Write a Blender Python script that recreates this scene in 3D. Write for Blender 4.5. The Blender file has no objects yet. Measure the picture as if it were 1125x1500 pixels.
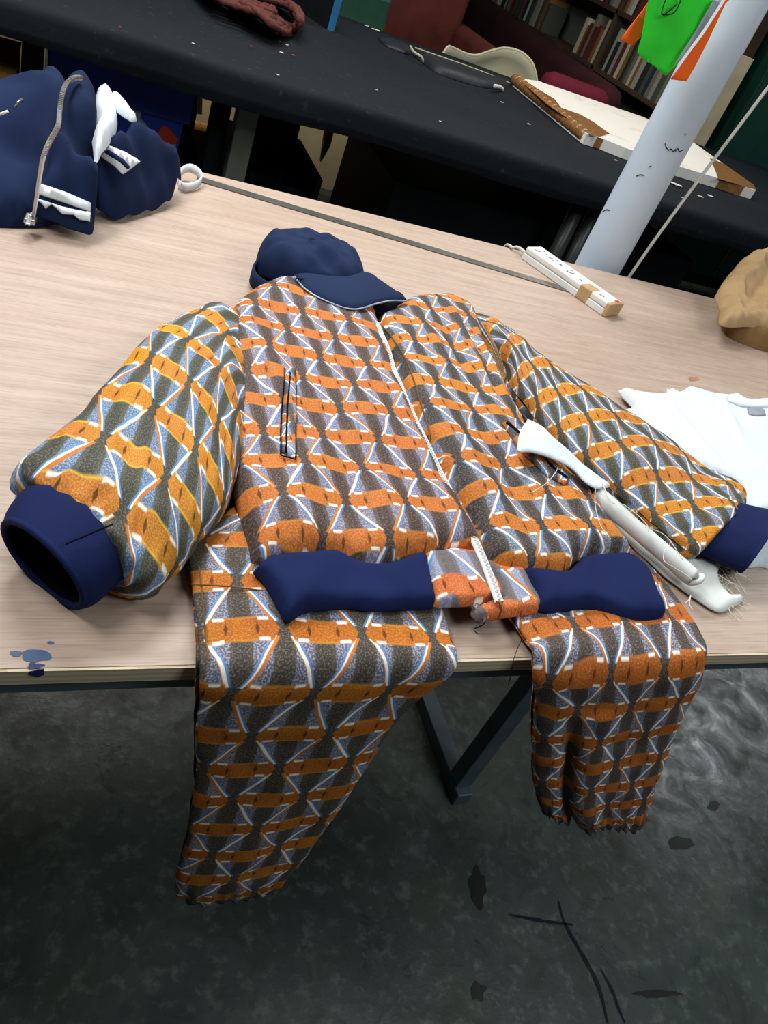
import bpy, math, random
import numpy as np
from mathutils import Vector, Matrix, noise
from mathutils.geometry import delaunay_2d_cdt
random.seed(4)
SC = bpy.context.scene
COL = SC.collection

# ------------------------------------------------------------------ camera
F, CX, CY = 1126.0, 562.5, 750.0
AX = np.array([0.90508188, 0.06202006, 0.42069028])
AY = np.array([-0.26934784, -0.68193285, 0.68001421])
AZ = np.array([0.32905704, -0.72878056, -0.60050009])
CAM = np.array([0.0, 0.0, 1.46])
TOP = 0.90                                  # height of the work table
cam = bpy.data.cameras.new('camera'); camo = bpy.data.objects.new('camera', cam); COL.objects.link(camo)
cam.sensor_fit = 'AUTO'; cam.sensor_width = 36; cam.lens = F / 1500 * 36; cam.clip_start = 0.02
camo.matrix_world = Matrix(((AX[0], -AX[1], -AX[2], CAM[0]), (AY[0], -AY[1], -AY[2], CAM[1]), (AZ[0], -AZ[1], -AZ[2], CAM[2]), (0, 0, 0, 1)))
SC.camera = camo

# ------------------------------------------------------------------ light
w = bpy.data.worlds.new('world'); SC.world = w; w.use_nodes = True
w.node_tree.nodes['Background'].inputs[0].default_value = (0.75, 0.85, 1.0, 1)
w.node_tree.nodes['Background'].inputs[1].default_value = 0.30


def area(name, loc, target, size, power, col):
    l = bpy.data.lights.new(name, 'AREA'); l.shape = 'RECTANGLE'; l.size, l.size_y = size; l.energy = power; l.color = col
    o = bpy.data.objects.new(name, l); COL.objects.link(o); o.location = loc
    o.rotation_euler = (Vector(target) - Vector(loc)).to_track_quat('-Z', 'Y').to_euler()
    return o


area('tube_and_fill_light', (0.15, 2.2, 2.85), (0.35, 1.25, 0.9), (1.5, 0.35), 56, (0.93, 0.97, 1.0))
area('tube_and_fill_light', (-0.9, 0.9, 2.8), (0.4, 0.9, 0.9), (0.9, 0.5), 34, (0.93, 0.97, 1.0))
area('tube_and_fill_light', (1.9, 0.2, 2.9), (1.4, 1.2, 0.9), (1.4, 0.4), 14, (0.93, 0.97, 1.0))
area('tube_and_fill_light', (2.6, 4.0, 2.9), (2.6, 4.0, 0.9), (1.6, 0.4), 30, (1.0, 0.96, 0.88))  # added fill, no known fixture: brightens the far part of the room
area('tube_and_fill_light', (0.4, 3.75, 3.0), (0.5, 4.2, 0.3), (1.6, 0.4), 38, (1.0, 0.97, 0.9))  # added fill to lift the black table and the boxes behind it
area('tube_and_fill_light', (1.6, -1.0, 3.0), (1.2, -0.2, 0), (1.2, 0.6), 26, (0.85, 0.95, 1.0))  # unseen fill on the camera side, added to brighten the front floor
area('side_fill_light', (4.9, 2.3, 2.7), (2.5, 1.3, 0.0), (0.5, 1.2), 26, (0.92, 0.97, 1.0))  # added lamp: brightens the right-hand floor in place of a reflection
vs = SC.view_settings
vs.view_transform = 'Standard'; vs.look = 'None'; vs.exposure = 0.18; vs.gamma = 1.0; vs.use_curve_mapping = False


# ------------------------------------------------------------------ geometry helpers
def ray(px, py):
    d = (px - CX, py - CY, F)
    return AX * 0 + np.array([AX @ d, AY @ d, AZ @ d])


def P(px, py, h=0.0, top=TOP):
    """world point on the level plane h above the table top"""
    r = ray(px, py); return CAM + r * ((top + h - CAM[2]) / r[2])


def V(px, py, y):
    """world point on the upright plane at depth y"""
    r = ray(px, py); return CAM + r * (y / r[1])


def crom(pts, n):
    """Catmull-Rom resample of a list of points to n points evenly by chord length"""
    p = np.array(pts, float)
    if len(p) == 2:
        t = np.linspace(0, 1, n)[:, None]; return p[0] * (1 - t) + p[1] * t
    q = np.vstack([2 * p[0] - p[1], p, 2 * p[-1] - p[-2]])
    out = []
    for i in range(len(p) - 1):
        a, b, c, d = q[i], q[i + 1], q[i + 2], q[i + 3]
        for t in np.linspace(0, 1, 12, endpoint=False):
            out.append(0.5 * ((2 * b) + (c - a) * t + (2 * a - 5 * b + 4 * c - d) * t * t + (3 * b - a - 3 * c + d) * t ** 3))
    out.append(p[-1]); out = np.array(out)
    s = np.r_[0, np.cumsum(np.linalg.norm(np.diff(out, axis=0), axis=1))]
    tt = np.linspace(0, s[-1], n)
    return np.stack([np.interp(tt, s, out[:, k]) for k in range(out.shape[1])], 1)


def mk(name, verts, faces, mat, parent=None, uvs=None, smooth=True, label=None):
    me = bpy.data.meshes.new(name)
    me.from_pydata([tuple(map(float, v)) for v in verts], [], [tuple(map(int, f)) for f in faces])
    if uvs is not None:
        uvs = np.array(uvs, float)
        l = me.uv_layers.new(name='UVMap')
        li = np.empty(len(me.loops), np.int32); me.loops.foreach_get('vertex_index', li)
        l.data.foreach_set('uv', uvs[li].ravel())
    me.polygons.foreach_set('use_smooth', [smooth] * len(me.polygons))
    me.materials.append(mat); me.update()
    o = bpy.data.objects.new(name, me); COL.objects.link(o)
    if parent is not None:
        o.parent = parent
    if label: o['label'] = label
    return o


def fixn(o):
    import bmesh
    bm = bmesh.new(); bm.from_mesh(o.data); bmesh.ops.recalc_face_normals(bm, faces=bm.faces); bm.to_mesh(o.data); bm.free()
    return o


def empty(name, loc, label, cat, group=None):
    o = bpy.data.objects.new(name, None); COL.objects.link(o); o['label'] = label; o['category'] = cat
    o.empty_display_size = 0.05
    if group: o['group'] = group
    return o      # kept at the world origin: the children carry world coordinates


def tag(o, label, cat, group=None):
    o['label'] = label; o['category'] = cat
    if group: o['group'] = group
    return o


class G:
    """collects simple shapes into one mesh"""
    def __init__(s): s.v = []; s.f = []

    def add(s, v, f):
        n = len(s.v); s.v += [tuple(map(float, q)) for q in v]; s.f += [tuple(i + n for i in q) for q in f]

    def box(s, lo, hi, M=None, ch=0.0):
        x0, y0, z0 = lo; x1, y1, z1 = hi
        if ch > 0:
            import bmesh
            bm = bmesh.new(); r = bmesh.ops.create_cube(bm, size=1)
            for q in bm.verts: q.co = Vector(((q.co.x + .5) * (x1 - x0) + x0, (q.co.y + .5) * (y1 - y0) + y0, (q.co.z + .5) * (z1 - z0) + z0))
            bmesh.ops.bevel(bm, geom=bm.edges[:], offset=ch, segments=2, affect='EDGES', profile=0.5)
            v = [q.co.copy() for q in bm.verts]; bm.verts.index_update(); f = [[q.index for q in t.verts] for t in bm.faces]; bm.free()
        else:
            v = [Vector(c) for c in ((x0, y0, z0), (x1, y0, z0), (x1, y1, z0), (x0, y1, z0), (x0, y0, z1), (x1, y0, z1), (x1, y1, z1), (x0, y1, z1))]
            f = [(3, 2, 1, 0), (4, 5, 6, 7), (0, 1, 5, 4), (1, 2, 6, 5), (2, 3, 7, 6), (3, 0, 4, 7)]
        if M is not None: v = [M @ Vector(q) for q in v]
        s.add(v, f); return s

    def prism(s, poly, z0, z1):
        """outline in x,y between heights (numbers)"""
        n = len(poly)
        v = [(p[0], p[1], z0) for p in poly] + [(p[0], p[1], z1) for p in poly]
        f = [tuple(range(n - 1, -1, -1)), tuple(range(n, 2 * n))] + [(i, (i + 1) % n, n + (i + 1) % n, n + i) for i in range(n)]
        s.add(v, f); return s

    def slab(s, pts, off):
        """polygon of 3d points extruded by vector off"""
        n = len(pts); v = [tuple(p) for p in pts] + [tuple(np.array(p) + np.array(off)) for p in pts]
        f = [tuple(range(n - 1, -1, -1)), tuple(range(n, 2 * n))] + [(i, (i + 1) % n, n + (i + 1) % n, n + i) for i in range(n)]
        s.add(v, f); return s

    def tube(s, pts, r, n=10, cap=True):
        pts = [Vector(p) for p in pts]; m = len(pts)
        rr = r if hasattr(r, '__len__') else [r] * m
        up = Vector((0.13, 0.21, 0.97)); v = []; f = []
        d0 = (pts[1] - pts[0]).normalized(); a = d0.cross(up).normalized()
        for i, p in enumerate(pts):
            d = (pts[min(i + 1, m - 1)] - pts[max(i - 1, 0)]).normalized()
            a = (a - d * a.dot(d)).normalized(); b = d.cross(a)
            for k in range(n):
                t = 2 * math.pi * k / n; v.append(p + (a * math.cos(t) + b * math.sin(t)) * rr[i])
        for i in range(m - 1):
            for k in range(n):
                f.append((i * n + k, i * n + (k + 1) % n, (i + 1) * n + (k + 1) % n, (i + 1) * n + k))
        if cap: f += [tuple(range(n - 1, -1, -1)), tuple(range((m - 1) * n, m * n))]
        s.add(v, f); return s

    def build(s, name, mat, parent=None, smooth=False, label=None):
        o = fixn(mk(name, s.v, s.f, mat, parent, None, smooth, label))
        return o


def nz(x, y, z, s=1.0, seed=0.0):
    return noise.noise(Vector((x * s + seed, y * s - seed * 1.7, z * s + seed * .3)))


def segdist(pts, a, b):
    ab = b - a; L = (ab * ab).sum(-1) + 1e-12
    t = np.clip(((pts - a) * ab).sum(-1) / L, 0, 1)
    q = a + ab * t[:, None]
    return np.linalg.norm(pts - q, axis=1), t


def inside(pts, poly):
    x, y = pts[:, 0], pts[:, 1]; c = np.zeros(len(pts), bool); n = len(poly)
    for i in range(n):
        x1, y1 = poly[i]; x2, y2 = poly[(i + 1) % n]
        k = (y1 > y) != (y2 > y)
        with np.errstate(all='ignore'):
            xi = (x2 - x1) * (y - y1) / (y2 - y1 + 1e-15) + x1
        c ^= k & (x < xi)
    return c


def fold_fn(folds):
    """folds: (px0,py0,px1,py1,width,amp): smooth ridges / valleys laid on the cloth"""
    L = []
    for f in folds:
        a = P(f[0], f[1], .04)[:2]; b = P(f[2], f[3], .04)[:2]; L.append((a, b, f[4], f[5]))

    def fn(p):
        z = np.zeros(len(p))
        for a, b, wd, am in L:
            d, t = segdist(p, a, b)
            z += am * np.exp(-(d / wd) ** 2) * np.sin(np.clip(t * .9 + .05, 0, 1) * math.pi) ** .5
        return z
    return fn


def sheet(name, pix, z0, T, rim, mat, parent=None, folds=(), h=None, step=.007, nam=.003, nsc=14, seed=0., uvrot=0., uvoff=(0, 0), base=None,
          smoothpts=True, label=None, bottom=True, crumple=0.0):
    """piece of cloth lying on the table: pixel outline -> ground outline, raised like a pillow.
    z0 height of its underside over the table, T thickness in the middle, rim the width over which it rises."""
    h = z0 + T * .3 if h is None else h
    pl = np.array([P(q[0], q[1], q[2] if len(q) > 2 else h)[:2] for q in pix])
    n = len(pl)
    if smoothpts:
        pl = crom(np.vstack([pl, pl[:1]]), max(24, int(np.linalg.norm(np.diff(np.vstack([pl, pl[:1]]), axis=0), axis=1).sum() / step)))[:-1]
    else:
        L = []
        for i in range(n):
            a, b = pl[i], pl[(i + 1) % n]; m = max(1, int(np.linalg.norm(b - a) / step))
            L += [a + (b - a) * t / m for t in range(m)]
        pl = np.array(L)
    lo, hi = pl.min(0), pl.max(0)
    gx = np.arange(lo[0], hi[0], step); gy = np.arange(lo[1], hi[1], step * .87)
    g = np.array([(x + (step / 2 if j % 2 else 0), y) for j, y in enumerate(gy) for x in gx])
    g = g[inside(g, pl)]

    def dist(p):
        d = np.full(len(p), 9.)
        m = len(pl)
        for i in range(m):
            dd, _ = segdist(p, pl[i], pl[(i + 1) % m]); d = np.minimum(d, dd)
        return d
    if len(g):
        g = g[dist(g) > step * .55]
    allp = np.vstack([pl, g]) if len(g) else pl
    m = len(pl)
    r = delaunay_2d_cdt([Vector(p) for p in allp], [], [list(range(m))], 1, 1e-7)
    vv = np.array([tuple(p) for p in r[0]]); ff = [tuple(f) for f in r[2]]
    ff = [f if (vv[f[1]][0] - vv[f[0]][0]) * (vv[f[2]][1] - vv[f[0]][1]) - (vv[f[1]][1] - vv[f[0]][1]) * (vv[f[2]][0] - vv[f[0]][0]) > 0 else f[::-1] for f in ff]
    ff_fn = fold_fn(folds)

    def height(p):
        p = np.atleast_2d(np.array(p, float)); d = dist(p)
        t = np.clip(d / rim, 0, 1); pr = np.sqrt(1 - (1 - t) ** 2)
        z = np.full(len(p), z0 + .001) + T * pr
        nn = np.array([nz(q[0], q[1], 0, nsc, seed) + .5 * nz(q[0], q[1], 3, nsc * 2.3, seed) for q in p])
        if crumple:
            nn2 = np.array([abs(nz(q[0], q[1], 1, nsc * .8, seed + 5)) + .5 * abs(nz(q[0], q[1], 3, nsc * 1.9, seed)) for q in p])
            z += -crumple * (nn2 - .3) * pr
        z += nam * nn * pr + ff_fn(p) * pr
        if base is not None: z += base(p)
        return z
    zt = height(vv); d = dist(vv)
    verts = [(p[0], p[1], TOP + z) for p, z in zip(vv, zt)]
    faces = list(ff)
    c, s_ = math.cos(uvrot), math.sin(uvrot)
    uv = [((c * p[0] + s_ * p[1]) + uvoff[0], (-s_ * p[0] + c * p[1]) + uvoff[1]) for p in vv]
    if bottom:
        N = len(vv)
        zb = np.full(N, z0 + .0006) if base is None else z0 + .0006 + base(vv)
        zb = np.minimum(zb, zt - .0008 * (d > 1e-4))
        edge = {}
        for f in ff:
            for a, b in ((f[0], f[1]), (f[1], f[2]), (f[2], f[0])):
                edge[(a, b)] = 1
        bnd = [e for e in edge if (e[1], e[0]) not in edge]
        verts += [(p[0], p[1], TOP + z - .0015) for p, z in zip(vv, zb)]
        faces += [(f[2] + N, f[1] + N, f[0] + N) for f in ff]
        faces += [(b, a, a + N, b + N) for a, b in bnd]
        uv = uv + uv
    o = mk(name, verts, faces, mat, parent, uv, True, label)
    height.poly = pl; o_h = height
    return o, o_h


def drop(px, py, hfn, h=.05):
    hs = np.arange(.24, 0, -.002); pts = np.array([P(px, py, q)[:2] for q in hs])
    f = hfn(pts); f = np.where(inside(pts, hfn.poly), f, -1.); k = np.where(f >= hs)[0]
    if not len(k): return (px, py, h)
    k = k[0]; hh = hs[k]
    if k > 0 and f[k - 1] > -.5:
        a, b = hs[k - 1] - f[k - 1], hs[k] - f[k]; hh = hs[k - 1] + (hs[k] - hs[k - 1]) * a / (a - b + 1e-12)
    return (px, py, float(hh))


def overlay(name, pix, hfn, mat, parent, h=.05, lift=.0015, step=.004, uvrot=0, uvoff=(0, 0), label=None, smoothpts=True, T=.0012, rim=.003):
    """thin piece lying on another piece of cloth: its outline is dropped onto that cloth"""
    dn = [] 
    for a_, b_ in zip(pix, pix[1:] + pix[:1]):
        dn += [(a_[0] + (b_[0] - a_[0]) * t, a_[1] + (b_[1] - a_[1]) * t) for t in (0, .2, .4, .6, .8)]
    pix = [drop(q[0], q[1], hfn) for q in dn]
    o, _ = sheet(name, pix, lift, T, rim, mat, parent, h=h, step=step, nam=0, base=hfn, uvrot=uvrot, uvoff=uvoff, label=label, smoothpts=smoothpts)
    return o


def loft(name, stations, mat, parent=None, nu=44, nv=70, power=.75, wr=None, uvoff=(0, 0), closed=True, vscale=1.0, label=None, flat_bottom=False, caps=True, uconst=None, uvrot=0.):
    """stations: (L, R, normal, half thickness) 3d: a tube through the left/right edges"""
    L = crom([s[0] for s in stations], nv); R = crom([s[1] for s in stations], nv)
    k = np.linspace(0, len(stations) - 1, nv)
    # parameter along by chord of centre
    cs = np.array([(np.array(s[0]) + np.array(s[1])) / 2 for s in stations])
    cl = np.r_[0, np.cumsum(np.linalg.norm(np.diff(cs, axis=0), axis=1))]
    cc = (L + R) / 2; ccl = np.r_[0, np.cumsum(np.linalg.norm(np.diff(cc, axis=0), axis=1))]
    tt = ccl / ccl[-1] * cl[-1]
    Nn = np.stack([np.interp(tt, cl, [s[2][j] for s in stations]) for j in range(3)], 1)
    Nn /= np.linalg.norm(Nn, axis=1)[:, None]
    th = np.interp(tt, cl, [s[3] for s in stations])
    verts = []; uv = []; faces = []
    for i in range(nv):
        ring = []
        for j in range(nu + 1):
            ph = math.pi - 2 * math.pi * j / nu; si = math.sin(ph); z = math.copysign(abs(si) ** power, si)
            if flat_bottom and z < 0: z *= .35
            ring.append((np.linalg.norm(R[i] - L[i]) / 2 * math.cos(ph), th[i] * z))
        ring = np.array(ring); arc = np.r_[0, np.cumsum(np.hypot(*np.diff(ring, axis=0).T))]; arc -= arc[nu // 4]
        c = cc[i]; a = (R[i] - L[i]) / 2; hw = np.linalg.norm(a); n = Nn[i]
        for j in range(nu + 1):
            ph = math.pi - 2 * math.pi * j / nu          # starts at the left edge, goes over the top
            co, si = math.cos(ph), math.sin(ph)
            x = math.copysign(abs(co) ** 1.0, co); z = math.copysign(abs(si) ** power, si)
            if flat_bottom and z < 0: z *= .35
            p = c + a * x + n * (th[i] * z)
            s = (1 - co) / 2                                # 0..1 across
            hp = hw + th[i] * .57
            top = si >= -1e-9
            u = arc[j]
            if wr is not None:
                dsp = wr(p, u, ccl[i], j / nu, i / (nv - 1))
                rad = a / max(hw, 1e-6) * x * .6 + n * z
                rad = rad / (np.linalg.norm(rad) + 1e-9)
                p = p + rad * dsp
            verts.append(p); v_0 = ccl[i] * vscale; uv.append((u * math.cos(uvrot) - v_0 * math.sin(uvrot) + uvoff[0], u * math.sin(uvrot) + v_0 * math.cos(uvrot) + uvoff[1]))
    W = nu + 1
    for i in range(nv - 1):
        for j in range(nu):
            faces.append((i * W + j, i * W + j + 1, (i + 1) * W + j + 1, (i + 1) * W + j))
    if caps:
        faces.append(tuple(range(nu - 1, -1, -1))); faces.append(tuple((nv - 1) * W + j for j in range(nu)))
    o = mk(name, verts, faces, mat, parent, uv, True, label)
    return o


# ------------------------------------------------------------------ materials
def hexc(h):
    h = h.lstrip('#'); c = [int(h[i:i + 2], 16) / 255 for i in (0, 2, 4)]
    return tuple(((x / 12.92) if x <= .04045 else ((x + .055) / 1.055) ** 2.4) for x in c) + (1,)


class X:
    """tiny expression builder over shader maths nodes"""
    nt = None

    def __init__(s, k): s.k = k

    @staticmethod
    def op(o, *a, clamp=False):
        n = X.nt.nodes.new('ShaderNodeMath'); n.operation = o; n.use_clamp = clamp
        for i, q in enumerate(a):
            if isinstance(q, X): X.nt.links.new(q.k, n.inputs[i])
            else: n.inputs[i].default_value = q
        return X(n.outputs[0])

    def __add__(s, o): return X.op('ADD', s, o)
    __radd__ = __add__
    def __sub__(s, o): return X.op('SUBTRACT', s, o)
    def __rsub__(s, o): return X.op('SUBTRACT', o, s)
    def __mul__(s, o): return X.op('MULTIPLY', s, o)
    __rmul__ = __mul__
    def __truediv__(s, o): return X.op('DIVIDE', s, o)
    def lt(s, o, soft=.012): return X.op('DIVIDE', X.op('ADD', X.op('SUBTRACT', o, s), soft / 2), soft, clamp=True)
    def gt(s, o, soft=.012): return X.op('DIVIDE', X.op('ADD', X.op('SUBTRACT', s, o), soft / 2), soft, clamp=True)


def absx(a): return X.op('ABSOLUTE', a)
def flo(a): return X.op('FLOOR', a)


def mixc(fac, a, b, mode='MIX'):
    n = X.nt.nodes.new('ShaderNodeMix'); n.data_type = 'RGBA'; n.blend_type = mode
    if isinstance(fac, X): X.nt.links.new(fac.k, n.inputs[0])
    else: n.inputs[0].default_value = fac
    for i, q in ((6, a), (7, b)):
        if isinstance(q, X): X.nt.links.new(q.k, n.inputs[i])
        else: n.inputs[i].default_value = q
    return X(n.outputs[2])


def newmat(name, rough=.6, spec=.3, metal=0.):
    m = bpy.data.materials.new(name); m.use_nodes = True; b = m.node_tree.nodes['Principled BSDF']
    b.inputs['Roughness'].default_value = rough; b.inputs['Specular IOR Level'].default_value = spec; b.inputs['Metallic'].default_value = metal
    X.nt = m.node_tree
    return m, b


def tex(scale, detail=3, rough=.55, coord='Object', stretch=(1, 1, 1), vec=None, dist=0.):
    nt = X.nt
    if vec is None:
        tc = nt.nodes.new('ShaderNodeTexCoord'); mp = nt.nodes.new('ShaderNodeMapping'); mp.inputs['Scale'].default_value = stretch
        nt.links.new(tc.outputs[coord], mp.inputs[0]); vec = mp.outputs[0]
    n = nt.nodes.new('ShaderNodeTexNoise'); n.inputs['Scale'].default_value = scale; n.inputs['Detail'].default_value = detail
    n.inputs['Roughness'].default_value = rough; n.inputs['Distortion'].default_value = dist
    nt.links.new(vec, n.inputs['Vector']); return X(n.outputs[0])


def ramp(x, stops):
    n = X.nt.nodes.new('ShaderNodeValToRGB'); e = n.color_ramp.elements
    while len(e) < len(stops): e.new(.5)
    for k, (p, c) in zip(e, stops): k.position = p; k.color = c
    X.nt.links.new(x.k, n.inputs[0]); return X(n.outputs[0])


def link(b, inp, x): X.nt.links.new(x.k, b.inputs[inp])


def bump(b, x, strength=.3, dist=.002):
    n = X.nt.nodes.new('ShaderNodeBump'); n.inputs['Strength'].default_value = strength; n.inputs['Distance'].default_value = dist
    X.nt.links.new(x.k, n.inputs['Height']); X.nt.links.new(n.outputs[0], b.inputs['Normal'])


def plain(name, col, rough=.6, spec=.3, metal=0., var=.18, scale=14, bmp=0., bs=300):
    m, b = newmat(name, rough, spec, metal)
    c = hexc(col); d = tuple(x * (1 - var) for x in c[:3]) + (1,); e = tuple(min(1, x * (1 + var)) for x in c[:3]) + (1,)
    link(b, 'Base Color', ramp(tex(scale, 4), [(.3, d), (.7, e)]))
    if bmp: bump(b, tex(bs, 2), bmp, .001)
    return m


def print_mat(name, dark, dark2, blue, orange, orange2, yellow=.2, warp=.06, period=.073, row=.0595):
    m, b = newmat(name, .65, .12)
    nt = m.node_tree
    uvn = nt.nodes.new('ShaderNodeUVMap'); sp = nt.nodes.new('ShaderNodeSeparateXYZ'); nt.links.new(uvn.outputs[0], sp.inputs[0])
    uvv = uvn.outputs[0]
    n1 = tex(9, 2, vec=uvv); n2 = tex(7, 2, vec=uvv, dist=1.2)
    u = X(sp.outputs[0]) / period + (n1 - .5) * (warp * 2)
    v = X(sp.outputs[1]) / row + (n2 - .5) * (warp * 7)
    # wobble inside each bar
    # -- bars
    r = X.op('ROUND', v); fv = absx(v - r); odd = X.op('FLOORED_MODULO', r, 2.0)
    x = u + odd * .5; fx = x - X.op('ROUND', x); ax = absx(fx)
    hb = .225
    bar = (ax + fv * .36).lt(.452, .015) * fv.lt(hb, .04)
    edge = bar * fv.gt(.165, .03)
    dash = edge * absx(ax - .265).lt(.065, .02)
    notch = bar * absx(ax - .185).lt((.13 - fv) * .2, .015) * fv.lt(.12, .03)
    # -- slanted lines
    fl = flo(v); t = v - fl; odd2 = X.op('FLOORED_MODULO', fl, 2.0)
    x2 = u + odd2 * .5; g = x2 - X.op('ROUND', x2)
    d = absx(g) - (.470 - .44 * t); sg = g.gt(0., .001)
    sty = sg * (1 - odd2) + (1 - sg) * odd2
    span = absx(t - .5).lt(.36, .03)
    white_r = d.gt(-.028) * d.lt(.016) * span * (1 - sty); or_r = d.gt(.008) * d.lt(.026) * span * (1 - sty)
    white_l = d.gt(-.026) * d.lt(.000) * span * sty; or_l = d.gt(-.004) * d.lt(.042) * span * sty; blu_l = d.gt(-.058) * d.lt(-.02) * span
    mid = 1 - bar
    # -- background stripes
    s2 = u * 2.0; gs = absx(s2 - X.op('ROUND', s2))
    speck = tex(560, 2, vec=uvv)
    bl = X.op('MULTIPLY', gs.gt(.27, .05), 1.0)
    md = gs.gt(.16, .04)
    big = tex(5, 2, vec=uvv)
    sp2 = speck.gt(.53, .1)
    dk = mixc(md, hexc(dark), hexc(dark2))
    bb = mixc(sp2 * .6, hexc(blue), hexc('#cdcdda'))
    bg = mixc(bl * .85, dk, bb)
    bg = mixc(speck.gt(.56, .14) * .28, bg, hexc('#b9a890'))
    # blue printed lines along the strokes
    c = mixc(blu_l * .75, bg, hexc('#5d8fc4'))
    c = mixc(or_r, c, hexc('#d98a2e')); c = mixc(or_l, c, hexc('#c9742c'))
    c = mixc(white_r, c, hexc('#f6efe6')); c = mixc(white_l, c, hexc('#f4eee8'))
    oc = mixc(ax.gt(.11, .03) * .5, hexc(orange), hexc(orange2))
    oc = mixc(ax.gt(.36, .03) * .5, oc, hexc(orange))
    oc = mixc(big.gt(.52, .25) * yellow, oc, hexc('#e0a312'))
    oc = mixc(speck.gt(.5, .16) * .38, oc, hexc('#8e4a26'))
    oc = mixc((1 - speck.gt(.42, .12)) * .25, oc, hexc('#d89a5a'))
    oc = mixc(fv.gt(.19, .02) * yellow, oc, hexc('#e6bf3c'))
    oc = mixc(notch * .85, oc, hexc('#4a2c18'))
    oc = mixc(dash, oc, hexc('#f8f0e2'))
    c = mixc(bar, c, oc)
    c = mixc(speck.gt(.5, .2) * .16, c, hexc('#1c1a1c'))
    link(b, 'Base Color', c)
    bump(b, speck, .12, .0006)
    return m


M = {}
M['print_body'] = print_mat('print_body', '#463633', '#584845', '#6f6b86', '#c66f36', '#b5602e', .12)
M['print_front'] = print_mat('print_front', '#3a3536', '#4c4643', '#64708a', '#c87634', '#b8672c', .2)
M['print_sleeve'] = print_mat('print_sleeve', '#403f35', '#504d40', '#56708e', '#c67a36', '#b46a2a', .5, warp=.05)
M['print_sleeve_wide'] = print_mat('print_sleeve_wide', '#3f4038', '#4f4f44', '#4f7498', '#c98036', '#b76c28', .6, warp=.07, period=.096, row=.066)
M['print_leg'] = print_mat('print_leg', '#403a34', '#4a423a', '#5d6078', '#b8641f', '#a85618', .2, warp=.035, period=.078)
M['print_leg2'] = print_mat('print_leg2', '#423836', '#4c403c', '#595a70', '#b86226', '#a6541e', .08, warp=.06, period=.075)
M['print_tab'] = print_mat('print_tab', '#625a5c', '#6c6568', '#8389a4', '#cf7040', '#bf5f34', .0, warp=.1, period=.085, row=.075)
M['navy'] = plain('navy_rib', '#141e45', .85, .12, var=.12, scale=9, bmp=.25, bs=900)
M['navy2'] = plain('navy_fleece', '#15213d', .9, .12, var=.2, scale=7, bmp=.25, bs=700)
M['navy3'] = plain('navy_twill', '#162442', .85, .15, var=.12, scale=12, bmp=.2, bs=900)
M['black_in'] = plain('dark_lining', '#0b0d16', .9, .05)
M['white'] = plain('white_cloth', '#cdd2d6', .8, .2, var=.03, scale=10, bmp=.15, bs=800)
M['white2'] = plain('white_satin', '#cfd0ca', .35, .4, var=.04, scale=10)
M['thread'] = plain('thread', '#cfc9b8', .8, .1, var=.05)
M['zip'] = plain('zip_tape', '#e9e6e2', .6, .3, var=.04)
M['teeth'] = plain('zip_teeth', '#dcdad6', .35, .5, .4, var=.1)
M['metal'] = plain('nickel', '#b8b8b4', .3, .5, .9, var=.1)
M['piping'] = plain('grey_piping', '#9aa0ab', .4, .5, .2)
M['steel'] = plain('steel_rule', '#6d6b66', .35, .5, .8, var=.25, scale=25)
M['frame'] = plain('grey_steel_frame', '#56646c', .45, .4, .3, var=.2)
M['plastic'] = plain('white_plastic', '#dad8d2', .35, .5, var=.06, scale=20)
M['tape'] = plain('masking_tape', '#b49468', .6, .3, var=.15, scale=40)
M['mark'] = plain('marker_ink', '#5b564e', .8, .1)
M['kraft'] = plain('kraft_paper', '#a98a62', .8, .2, var=.08, scale=20)
M['kraft2'] = plain('kraft_paper_dark', '#7c5c38', .8, .2, var=.12, scale=20)
M['pillar'] = plain('painted_pillar', '#b3bcc6', .42, .4, var=.08, scale=5)
M['bark'] = plain('dark_marks', '#22252a', .8, .1)
M['post'] = plain('raw_timber', '#b0a488', .8, .2, var=.12, scale=8)
M['green'] = plain('green_fabric', '#2fc52f', .75, .2, var=.05, scale=10)
M['orange'] = plain('orange_fabric', '#f2641c', .75, .2, var=.05, scale=10)
M['cable'] = plain('white_cable', '#bdb8b0', .5, .4, var=.15, scale=60)
M['rope'] = plain('white_tape_loop', '#d8d8d6', .6, .3)
M['blue_bin'] = plain('blue_bin_plastic', '#1b2f8e', .5, .4, var=.12)
M['card'] = plain('beige_board', '#d6c49a', .9, .1, var=.15, scale=4)
M['card2'] = plain('tan_cardboard', '#c2944f', .9, .1, var=.15, scale=4)
M['greylabel'] = plain('grey_paper_label', '#8e9298', .8, .1)
M['red'] = plain('red_sticker', '#b83325', .6, .3)
M['dwood'] = plain('dark_timber', '#3b3226', .8, .2, var=.25, scale=9)
M['alu'] = plain('aluminium_leg', '#77756c', .5, .4, .4, var=.15)
M['blackbox'] = plain('black_box', '#0d0f14', .7, .2, var=.3)
M['bagplastic'] = plain('clear_grey_wrap', '#20242c', .3, .5, var=.6, scale=30)
M['pipe'] = plain('dark_grey_pipe', '#3a3a38', .4, .4, var=.2)
M['shell'] = plain('cream_shell', '#a9a48a', .45, .4, var=.05, scale=3)
M['sofa'] = plain('maroon_velvet', '#2b0f13', .9, .2, var=.3, scale=4)
M['chair_red'] = plain('brown_red_velvet', '#4c211c', .9, .2, var=.3, scale=5)
M['crimson'] = plain('crimson_cushion', '#5a1224', .8, .2, var=.15)
M['dgreen'] = plain('dark_green', '#123a30', .6, .3, var=.15)
M['yarn'] = plain('rust_yarn', '#5a332e', .9, .1, var=.35, scale=60)
M['bluedge'] = plain('blue_edge', '#2f6f9c', .5, .3)
M['shelf'] = plain('shelf_wood', '#46382a', .7, .2, var=.2, scale=6)
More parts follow.
